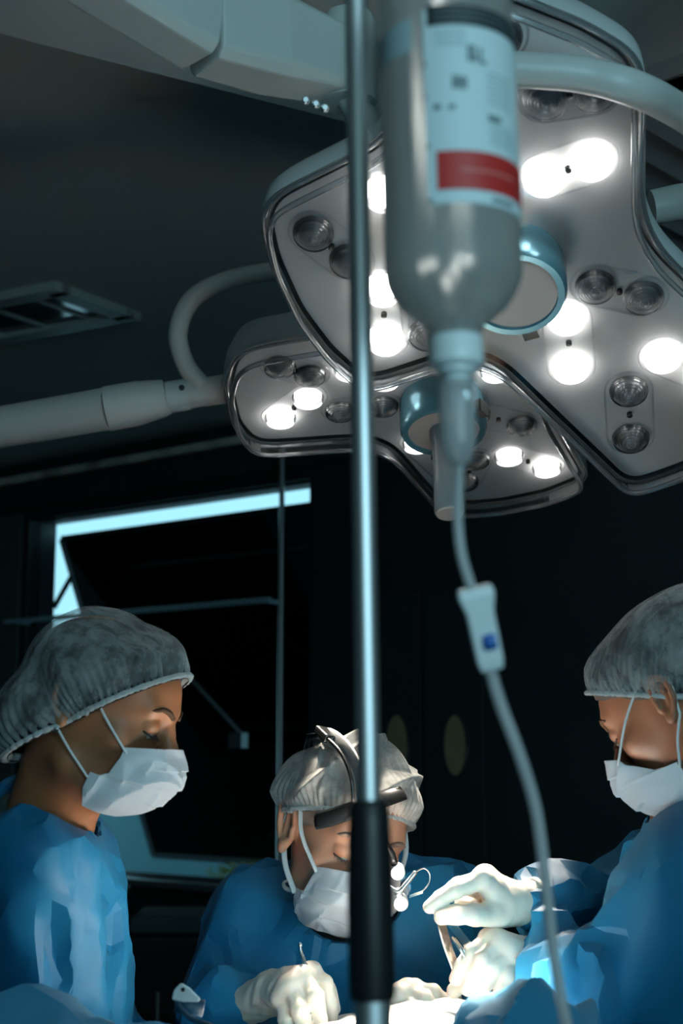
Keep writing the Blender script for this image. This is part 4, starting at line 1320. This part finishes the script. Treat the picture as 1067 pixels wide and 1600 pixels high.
fd.cap(S2, E2, .070, .062, k=.04); fd.cap(E2, P(684, 1685, 1.91), .060, .046, k=.03); fd.cap(P(684, 1685, 1.91), P(666, 1650, 1.893), .046, .032, k=.01)
fd.disp(cloth(41, 9, 0.026, (.1, 0, 1))); fd.disp(cloth(42, 22, 0.009, (0, 0, 1), .5))
fd.folds([(.03, .022, (378, 1400), (358, 1450), (345, 1520), (346, 1570)), (.03, .020, (392, 1384), (398, 1450), (420, 1496)), (.025, -.018, (410, 1430), (405, 1480)), (.025, .016, (466, 1418), (440, 1480), (430, 1520)),
    (.02, .014, (440, 1408), (500, 1412)), (.02, .014, (396, 1490), (440, 1545)), (.016, -.016, (346, 1475), (343, 1560)), (.03, .012, (510, 1440), (520, 1580)), (.03, .012, (640, 1430), (650, 1520)), (.025, .012, (470, 1430), (500, 1560)),
    (.02, .014, (330, 1500), (328, 1580)), (.02, .012, (365, 1500), (385, 1580))])
fd.cap(neckm + (pm_h - neckm) * .05 - np.array([0, .012, 0]), neckm + (pm_h - neckm) * .75 - np.array([0, .06, 0]), .072, .098, k=.008, op='sub')
gv, gf = fd.mesh()
facet(obj('gown', (gv, gf), M['gown'], pm, True, fixn=False), .045, 20)
nc = neckm + (pm_h - neckm) * .16 - np.array([0, .02, 0])
d_ = unit(pm_h - neckm + np.array([0, -.05, 0])); a_, b_, _ = basis(d_)
obj('undershirt_collar', tube([nc + (a_ * math.cos(t) + b_ * math.sin(t)) * .066 - d_ * .01 for t in np.linspace(0, 2 * math.pi, 40, endpoint=False)], .012, 8, closed=True), M['black'], pm, True)
# loose white mask tie below the ear
tie = smooth_path([P(498, 1362, 1.99), P(470, 1372, 2.0), P(444, 1378, 2.0), P(450, 1390, 1.99), P(478, 1388, 1.985), P(500, 1372, 1.98)], 6)
obj('mask_tie', tube(tie, .0045, 8, squash=(1, .5)), M['loop'], pm, True)
gC = glove(pm, (424, 1552, 1.835), (376, 1576, 1.875), [[(486, 1520, 1.81), (507, 1538, 1.795), (515, 1570, 1.79), (517, 1602, 1.795)], [(472, 1528, 1.785), (492, 1556, 1.76), (500, 1592, 1.76), (502, 1624, 1.765)],
    [(454, 1542, 1.775), (468, 1578, 1.75), (478, 1610, 1.75), (482, 1636, 1.755)], [(440, 1558, 1.78), (448, 1594, 1.76), (456, 1620, 1.76), (461, 1640, 1.765)]],
    [(448, 1536, 1.815), (484, 1530, 1.81), (510, 1545, 1.81), (521, 1576, 1.805)], rs=1.04, fr=.92)
gD = glove(pm, (655, 1625, 1.88), (668, 1655, 1.895), [[(648, 1548, 1.845), (676, 1552, 1.83), (694, 1566, 1.83), (702, 1584, 1.835)], [(636, 1550, 1.835), (662, 1562, 1.815), (682, 1580, 1.815), (692, 1598, 1.82)],
    [(626, 1558, 1.825), (648, 1578, 1.805), (668, 1597, 1.805), (680, 1612, 1.81)], [(618, 1570, 1.825), (636, 1594, 1.805), (652, 1612, 1.805), (662, 1625, 1.81)]],
    [(672, 1598, 1.865), (690, 1576, 1.86), (702, 1566, 1.855), (710, 1560, 1.85)], rs=1.08)
legs_and_shoes(pm, feet, (0, -1), .6)

# headlamp and loupes worn by the surgeon
hl = empty('headlamp', TM([0, .05, .06]), 'black surgical headlamp with clip-on loupe lights worn over a white cap', 'headlamp')
bandp = smooth_path(px3([(494, 1283, 1.935), (518, 1277, 1.912), (548, 1267, 1.898), (580, 1255, 1.898), (606, 1246, 1.915), (628, 1238, 1.945)]), 6)
obj('headband', tube(bandp, .0125, 10, squash=(.32, 1.0), hint=RM[:, 2]), M['black_gloss'], hl, True)
stp = smooth_path(px3([(492, 1152, 2.05), (512, 1151, 2.00), (532, 1163, 1.955), (550, 1186, 1.925), (562, 1218, 1.905), (566, 1256, 1.898)]), 6)
obj('top_strap', tube(stp, .0125, 10, squash=(1.0, .25), hint=RM[:, 0]), M['steel'], hl, True)
for q in (-1, 1):
    obj('strap_edge', tube([p + RM[:, 0] * .013 * q for p in stp], .0028, 8), M['black_gloss'], hl, True)
k_ = obj('strap_clip', box_axes(P(514, 1149, 1.99), RM[:, 0] * .015, RM[:, 1] * .024, RM[:, 2] * .006), M['black_gloss'], hl); bevel_obj(k_, .003)
obj('strap_cord', tube(smooth_path(px3([(500, 1150, 2.0), (484, 1153, 2.04), (478, 1170, 2.10)]), 6), .004, 8), M['black'], hl, True)
lp1, lp2 = P(620, 1363, 1.90), P(625, 1411, 1.885)
obj('lamp_post', tube([P(580, 1258, 1.895), P(592, 1300, 1.89), P(612, 1335, 1.90), lp1 + np.array([0, .015, 0])], .005, 8), M['black_gloss'], hl, True)
for p in (lp1, lp2):
    b_ = obj('light_barrel', lathe(p + np.array([0, .022, .004]), (0.05, -1, -.25), [(.008, 0), (.0105, .006), (.0105, .022), (.0095, .0225)], 20), M['steel'], hl, True, auto=40)
    obj('bulb', lathe(p + np.array([0.001, -.0015, -.0016]), (0.05, -1, -.25), [(.0085, 0), (.0075, .002), (.003, .0032)], 16), M['led_on'], b_, True)
obj('bracket', tube(smooth_path([P(606, 1385, 1.89), P(622, 1393, 1.885), P(634, 1382, 1.885), P(650, 1362, 1.89)], 5), .0032, 8), M['steel'], hl, True)
obj('bracket', tube([P(622, 1393, 1.885), lp2 + np.array([0, .01, .006])], .006, 10), M['steel'], hl, True)
lw = smooth_path([P(648, 1363, 1.89), P(662, 1357, 1.89), P(671, 1365, 1.89), P(670, 1380, 1.89), P(660, 1392, 1.89), P(645, 1398, 1.89)], 6)
obj('loupe_wire', tube(lw, .0012, 6), M['steel_bright'], hl, True)
lensr = [P(632 + 11 * math.cos(t) * .9, 1386 + 17 * math.sin(t), 1.893) for t in np.linspace(0, 2 * math.pi, 24, endpoint=False)]
obj('loupe_lens', prism(lensr, (0, .002, 0)), M['lamp_glass'], hl)
obj('wire_clip', box_axes(P(650, 1397, 1.888), np.array([.009, 0, .003]), (0, .002, 0), (0, 0, .002)), M['steel_bright'], hl)

# ---- assistant on the right, turned to the left and slightly away
pr_h = P(1066, 1098, 1.70)
RR = head_axes((-math.cos(math.radians(40)), math.sin(math.radians(38))), 30)
feet = np.array([P(1140, 1500, 1.80)[0], 1.85, 0])
pr_ = empty('person', feet, 'person at the right edge turned away, masked, reaching in with both gloved hands', 'person', 'surgical team')
neckr = P(1095, 1285, 1.74)
person_head(pr_, pr_h, RR, 0.97, M['skin_r'], neckr, dict(cc=(0, -.015, .03), ells=[((0, -.028, .042), (.096, .112, .088)), ((0, .040, .058), (.074, .062, .052))],
    slope=.68, z0=.006, mask_back=.026, mask_fwd=.026, hair=M['hair_dark'], capmat=M['cap'], seed=37, hair_in=.009, hair_drop=.010, cra=.015, pleat=.004, neck_r=.052, fem=True))
fd = Field((feet[0] - .50, 1.36, 0.42), (feet[0] + .34, 2.14, 1.52), 0.0052)
S1, S2 = P(1112, 1378, 1.58), P(1075, 1372, 1.95)
fd.cap(S1, S2, .062, .06, k=.05)
fd.cap(P(1100, 1310, 1.74), P(1105, 1350, 1.76), .075, .09, k=.06)
for dd in (1.68, 1.86):
    q = P(1130, 1440, dd)
    fd.cap(q, P(1120, 1600, dd), .105, .115, k=.06)
    q = P(1120, 1600, dd); fd.cap(q, (q[0] + .04, q[1] + .06, .46), .115, .14, k=.06)
E1 = P(955, 1575, 1.60); W1 = P(852, 1520, 1.76)
fd.cap(S1, E1, .074, .070, k=.05); fd.cap(E1, P(896, 1536, 1.73), .066, .052, k=.03); fd.cap(P(896, 1536, 1.73), P(866, 1517, 1.762), .050, .030, k=.01)
E2 = P(975, 1432, 1.93); W2 = P(818, 1413, 1.815)
fd.cap(S2, E2, .070, .058, k=.04); fd.cap(E2, P(868, 1414, 1.85), .056, .052, k=.03); fd.cap(P(868, 1414, 1.85), P(838, 1413, 1.828), .050, .030, k=.01)
fd.disp(cloth(51, 7, 0.020, (-.5, 0, 1))); fd.disp(cloth(52, 18, 0.006, (-.4, 0, 1), .5))
# bunched far sleeve
sl, (X, Y, Z) = fd.sub(np.minimum(E2, W2) - .08, np.maximum(E2, W2) + .08)
fd.F[sl] -= cloth(55, 22, 0.024, (.2, 0, 1), .7, 4)(X, Y, Z)
sl, (X, Y, Z) = fd.sub(np.minimum(E1, W1) - .07, np.maximum(E1, W1) + .07)
fd.F[sl] -= cloth(56, 17, 0.020, (.2, 0, 1), .7, 3)(X, Y, Z)
fd.folds([(.02, .018, (808, 1370), (826, 1400), (815, 1440)), (.02, .018, (842, 1362), (848, 1410), (850, 1460)), (.02, .016, (880, 1365), (888, 1425)), (.018, .014, (888, 1428), (925, 1410)), (.018, -.016, (927, 1375), (934, 1430)),
    (.02, .018, (990, 1360), (932, 1400)), (.016, -.014, (826, 1366), (838, 1385)), (.02, .014, (1000, 1368), (960, 1410), (915, 1455)), (.025, .016, (872, 1490), (905, 1570)), (.022, .018, (838, 1510), (850, 1590)), (.03, .010, (1040, 1360), (1000, 1480), (990, 1580))])
fd.cap(neckr + (pr_h - neckr) * .02, neckr + (pr_h - neckr) * .8, .062, .085, k=.006, op='sub')
gv, gf = fd.mesh()
facet(obj('gown', (gv, gf), M['gown2'], pr_, True, fixn=False), .04, 20)
gA = glove(pr_, (795, 1412, 1.81), (834, 1413, 1.825), [[(754, 1374, 1.785), (712, 1390, 1.775), (688, 1404, 1.775), (671, 1417, 1.775)], [(757, 1371, 1.805), (716, 1386, 1.80), (692, 1401, 1.80), (680, 1412, 1.80)],
    [(760, 1375, 1.825), (732, 1394, 1.83), (722, 1411, 1.82), (738, 1413, 1.81)], [(765, 1384, 1.84), (744, 1400, 1.845), (735, 1416, 1.84), (750, 1419, 1.83)]],
    [(776, 1428, 1.79), (742, 1430, 1.77), (712, 1429, 1.765), (690, 1434, 1.765)], rs=1.05, wr=.026)
gB = glove(pr_, (828, 1502, 1.785), (864, 1516, 1.765), [[(764, 1470, 1.785), (738, 1490, 1.77), (722, 1510, 1.765), (712, 1529, 1.77)], [(780, 1474, 1.775), (754, 1502, 1.755), (740, 1526, 1.755), (730, 1546, 1.76)],
    [(796, 1483, 1.77), (773, 1512, 1.755), (759, 1536, 1.755), (748, 1556, 1.76)], [(810, 1494, 1.77), (794, 1522, 1.755), (784, 1541, 1.755), (775, 1558, 1.76)]],
    [(800, 1490, 1.80), (762, 1508, 1.80), (732, 1528, 1.795), (710, 1548, 1.79)], rs=1.08, wr=.026)
legs_and_shoes(pr_, feet + np.array([.04, 0, 0]), (-1, .2), .6)

# ------------------------------------------------------------------ instruments
def strip(pts, wdir, w, th):
    pts = [np.asarray(p, float) for p in pts]
    v, f = [], []
    wd = unit(wdir)
    for i, p in enumerate(pts):
        t = unit(pts[min(i + 1, len(pts) - 1)] - pts[max(i - 1, 0)])
        n = unit(np.cross(t, wd)); ww = w[i] if not np.isscalar(w) else w
        v += [p - wd * ww - n * th, p + wd * ww - n * th, p + wd * ww + n * th, p - wd * ww + n * th]
    for i in range(len(pts) - 1):
        for k in range(4):
            f.append((i * 4 + k, i * 4 + (k + 1) % 4, (i + 1) * 4 + (k + 1) % 4, (i + 1) * 4 + k))
    f += [(3, 2, 1, 0), tuple((len(pts) - 1) * 4 + k for k in range(4))]
    return v, f
rt = empty('retractor', P(703, 1508, 1.78), 'bent flat steel retractor held between thumb and fingers over the field', 'retractor')
wd = unit(P(712, 1462, 1.79) - P(692, 1466, 1.765))
obj('blade', strip(smooth_path([P(700, 1421, 1.775), P(692, 1419, 1.775), P(687, 1426, 1.775), P(690, 1444, 1.773), P(700, 1480, 1.772), P(711, 1510, 1.775), P(716, 1530, 1.778)], 5), wd, .0085, .0011), M['steel_bright'], rt, True, auto=40)
obj('handle', strip(smooth_path([P(700, 1438, 1.785), P(716, 1458, 1.785), P(735, 1482, 1.782)], 4), unit((.8, .3, .5)), .0055, .0012), M['steel_bright'], rt, True, auto=40)
fc = empty('forceps', P(722, 1500, 1.77), 'slim steel forceps gripped by the lower gloved hand', 'forceps')
obj('arm', tube([P(706, 1464, 1.768), P(722, 1488, 1.762), P(735, 1510, 1.76)], .0018, 8), M['steel_bright'], fc, True)
obj('arm', tube([P(710, 1466, 1.772), P(725, 1486, 1.765), P(736, 1508, 1.762)], .0018, 8), M['steel_bright'], fc, True)
cu = empty('curette', P(485, 1520, 1.785), 'short curved steel instrument sticking up from a gloved fist', 'instrument')
obj('shaft', tube(smooth_path([P(469, 1477, 1.80), P(470, 1488, 1.797), P(474, 1500, 1.793), P(481, 1516, 1.785), P(492, 1545, 1.775)], 5), [.0022, .0026, .003, .003, .003], 10), M['steel_bright'], cu, True)
obj('tip', lathe(P(469, 1478, 1.80), (0, 0, 1), [(.0024, 0), (.0026, .002), (.001, .004)], 10), M['steel_bright'], cu, True)

# pale handpiece and its cable on the drape
hp = empty('handpiece', P(290, 1580, 1.50), 'small pale plastic handpiece with a hole lying on the drape', 'handpiece')
hpoly = fillet([(268, 1562, 4), (272, 1546, 4), (283, 1535, 4), (296, 1543, 3), (313, 1560, 2), (310, 1566, 2), (286, 1566, 3)], 4)
k_ = obj('body', prism([P(x, y, 1.49) for x, y in hpoly], P(288, 1550, 1.515) - P(288, 1550, 1.49)), M['plastic_pale'], hp); bevel_obj(k_, .003, 2)
obj('hole', lathe(P(286, 1546, 1.489), (0, -1, 0), [(.0022, 0), (.0022, .001)], 12), M['black'], hp)
obj('grip', tube([P(274, 1568, 1.50), P(318, 1576, 1.50)], .009, 12), M['cable'], hp, True)
cbl = obj('cable', tube(smooth_path([P(276, 1566, 1.495), P(284, 1578, 1.48), P(300, 1592, 1.47), P(335, 1606, 1.46), P(380, 1640, 1.46)], 6), .0028, 8), M['cable'], hp, True)

# ------------------------------------------------------------------ infusion stand, bottle and line (nearest the camera)
PY = 0.92
pt_, pb_ = at_y(553, -160, PY), at_y(577, 1300, PY)
dirp = unit(pb_ - pt_)
def pole_at(y):
    x = 553 + (577 - 553) * (y + 160) / 1460.0
    return at_y(x, y, PY)
ft = pt_ + dirp * (pt_[2] / -dirp[2])
iv = empty('infusion_stand', (ft[0], ft[1], 0), 'steel infusion stand with a black grip right in front of the camera', 'infusion stand')
obj('upper_rod', tube([pole_at(-160), pole_at(1262)], .0078, 24), M['steel'], iv, True, auto=40)
obj('grip', lathe(pole_at(1250), dirp, [(.0095, 0), (.0125, .004), (.0135, .02), (.0148, .06), (.0148, .118), (.0140, .122)], 28), M['black'], iv, True, auto=40)
low = pole_at(1545)
obj('lower_tube', tube([low, ft + np.array([0, 0, .10])], .0125, 24), M['steel'], iv, True, auto=40)
hubp = ft + np.array([0, 0, .06])
obj('hub', lathe(hubp, (0, 0, 1), [(.035, 0), (.035, .05), (.018, .07)], 20), M['black'], iv, True, auto=40)
for k in range(5):
    t = 2 * math.pi * k / 5 + .3
    e = hubp + np.array([.26 * math.cos(t), .26 * math.sin(t), -.002])
    lg = obj('leg', tube([hubp + np.array([0, 0, .02]), e], [.014, .010], 10), M['steel'], iv, True)
    obj('caster', lathe(e + np.array([-.01 * math.sin(t), .01 * math.cos(t), -.034]), (-math.sin(t), math.cos(t), 0), [(.022, -.01), (.024, 0), (.022, .01)], 16), M['black'], lg, True)
tp = pole_at(-160)
obj('hook_bar', tube(smooth_path([tp, tp + np.array([.0, -.01, .03]), tp + np.array([.03, -.03, .05]), tp + np.array([.06, -.06, .045]), tp + np.array([.065, -.065, .02])], 6), .004, 10), M['steel'], iv, True)
obj('hook_bar', tube(smooth_path([tp, tp + np.array([0, .01, .03]), tp + np.array([-.03, .03, .05]), tp + np.array([-.06, .06, .045])], 6), .004, 10), M['steel'], iv, True)

BY = 0.845
b_top, b_bot = at_y(692, -75, BY), at_y(713, 575, BY)
bd = unit(b_bot - b_top)
def bpx(y): return at_y(692 + 21 * (y + 75) / 650.0, y, BY)
def bs(y): return float(np.dot(bpx(y) - b_top, bd))
R_B = 0.0432
bt = empty('infusion_bottle', b_bot, 'cloudy plastic infusion bottle hanging upside down, paper label with red band', 'bottle')
prof = [(.004, 0), (.030, .0015), (.039, .006), (R_B, .014), (R_B, bs(425)), (R_B * .985, bs(440)), (R_B * .92, bs(458)), (R_B * .78, bs(478)), (R_B * .60, bs(495)), (.0195, bs(506)), (.0172, bs(515)), (.0165, bs(535))]
a_, b_, _ = basis(bd)
obj('body', lathe(b_top, bd, prof, 64), M['bottle'], bt, True, auto=50)
obj('hanger', tube(smooth_path([b_top + a_ * .02, b_top + a_ * .016 - bd * .02, b_top - bd * .03, b_top - a_ * .016 - bd * .02, b_top - a_ * .02], 5), .002, 8), M['plastic_pale'], bt, True)
obj('cap', lathe(b_top, bd, [(.0165, bs(528)), (.0172, bs(532)), (.0172, bs(570)), (.0150, bs(576))], 32), M['plastic_pale'], bt, True, auto=40)
# label wrapped on the front right; angle 0 faces the camera, positive to the right
camd = unit(EYE - b_top); f0 = unit(camd - bd * np.dot(camd, bd)); r0 = np.cross(bd, f0)
if r0[0] < 0: r0 = -r0
def lab(name, a0, a1, s0, s1, mat, off, parent, n=24):
    v, f = [], []
    for i in range(n + 1):
        t = math.radians(a0 + (a1 - a0) * i / n)
        d = f0 * math.cos(t) + r0 * math.sin(t)
        for s in (s0, s1): 
            for o_ in (off - .00025, off): v.append(b_top + bd * s + d * (R_B + o_))
    for i in range(n):
        A, B = i * 4, (i + 1) * 4
        f += [(A + 1, B + 1, B + 3, A + 3), (A, A + 2, B + 2, B), (A, B, B + 1, A + 1), (A + 2, A + 3, B + 3, B + 2)]
    f += [(0, 1, 3, 2), (n * 4, n * 4 + 2, n * 4 + 3, n * 4 + 1)]
    return obj(name, (v, f), mat, parent, True, auto=40)
def ang(px): return math.degrees(math.asin(np.clip((px - 704) / 113.0, -.99, .99)))
sf = lambda y: bs(y) + .0     # label rows by pixel height at the bottle's front
L0 = lab('label', ang(668), 88, sf(66), sf(358), M['label_paper'], .0006, bt)
lab('label_back_flap', -88, ang(650), sf(72), sf(122), M['label_pale'], .0005, bt)
lab('print_black_band', ang(675), 87, sf(62), sf(92), M['label_black'], .0010, L0)
for k in range(3):
    lab('print_line', ang(684), 80, sf(68 + k * 8), sf(69.5 + k * 8), M['label_ink'], .0013, L0)
lab('print_red_band', ang(684), 87, sf(280), sf(338), M['label_red'], .0010, L0)
lab('print_line', ang(720), 60, sf(307), sf(311), solid('label_faint_red_print', (.62, .16, .14), .5), .0013, L0)
# letters and small marks, blurred by distance from the focus: built as ink strokes
def stroke(x0, x1, y0, y1, mat=None): lab('print_mark', ang(x0), ang(x1), sf(y0), sf(y1), mat or M['label_ink'], .0012, L0, 4)
for x0, x1, y0, y1 in ((737, 742, 122, 146), (744, 750, 122, 132), (744, 752, 134, 146), (756, 760, 124, 148), (756, 766, 143, 148)): stroke(x0, x1, y0, y1)
for x0, x1, y0, y1 in ((712, 716, 168, 188), (718, 723, 168, 188), (725, 729, 169, 189), (731, 735, 170, 188), (712, 735, 176, 180)): stroke(x0, x1, y0, y1)
for x0, x1, y0, y1 in ((682, 693, 210, 218), (705, 716, 212, 218), (766, 786, 222, 231), (664, 672, 145, 152), (664, 672, 194, 200), (664, 674, 268, 274), (668, 676, 350, 357), (768, 800, 346, 352)): stroke(max(x0, 669), x1, y0, y1)
for k in range(6): stroke(766, 802, 158 + k * 9, 160 + k * 9, M['label_pale'])
for k in range(4): stroke(686, 735, 100 + k * 7, 101.6 + k * 7, M['label_pale'])
for k in range(5): stroke(768, 804, 236 + k * 7, 237.6 + k * 7, M['label_pale'])

ln = empty('infusion_line', bpx(590), 'clear infusion line with drip chamber and blue wheeled clamp hanging below the bottle', 'tubing')
obj('spike', lathe(b_top, bd, [(.0125, bs(576)), (.0125, bs(584)), (.0075, bs(590)), (.0105, bs(600))], 24), M['plastic_pale'], ln, True, auto=40)
DCH = clear('drip_chamber_plastic', (.82, .86, .87), 1.5, .12, 1.45, haze=.45)
obj('drip_chamber', lathe(b_top, bd, [(.0108, bs(596)), (.0115, bs(602)), (.0108, bs(690)), (.0085, bs(712)), (.0042, bs(728))], 28), DCH, ln, True, auto=40)
TUBE = clear('soft_clear_tubing', (.55, .64, .66), 1.3, .2, 1.4, haze=.72)
e_ = [bpx(722), P(715, 800, .87), P(721, 865, .87), P(736, 918, .87)]
obj('tube', tube(smooth_path(e_, 8), .0031, 12), TUBE, ln, True)
e_ = [P(764, 1040, .88), P(782, 1100, .885), P(812, 1180, .89), P(836, 1260, .90), P(848, 1340, .905), P(857, 1420, .91), P(867, 1500, .915), P(885, 1600, .92), P(915, 1720, .95), P(930, 1850, 1.02), P(900, 1900, 1.15)]
obj('tube', tube(smooth_path(e_, 8), .0037, 12), TUBE, ln, True)
c0, c1 = P(741, 918, .872), P(768, 1046, .878)
dcl = unit(c1 - c0); sdv = unit(np.cross(dcl, FWD)); 
if sdv[0] < 0: sdv = -sdv
nrm = np.cross(dcl, sdv)
def clamp_sec(t, w, h): return [c0 + (c1 - c0) * t + sdv * sx * w + nrm * sy * h for sx, sy in ((-1, -1), (1, -1), (1, 1), (-1, 1))]
v, f = [], []
secs = [(0, .0108, .005), (.10, .0112, .006), (.30, .0085, .006), (.88, .0082, .006), (1, .0070, .005)]
for s in secs: v += clamp_sec(*s)
for i in range(len(secs) - 1):
    for k in range(4): f.append((i * 4 + k, i * 4 + (k + 1) % 4, i * 4 + 4 + (k + 1) % 4, i * 4 + 4 + k))
f += [(3, 2, 1, 0), tuple((len(secs) - 1) * 4 + k for k in range(4))]
rc = obj('roller_clamp', (v, f), M['plastic_pale'], ln); bevel_obj(rc, .0015)
wc = c0 + (c1 - c0) * .66 + sdv * .002 - FWD * .004
obj('wheel', lathe(wc - sdv * .004, sdv, [(.0050, 0), (.0056, .001), (.0056, .007), (.0050, .008)], 20), M['plastic_blue'], rc, True, auto=40)
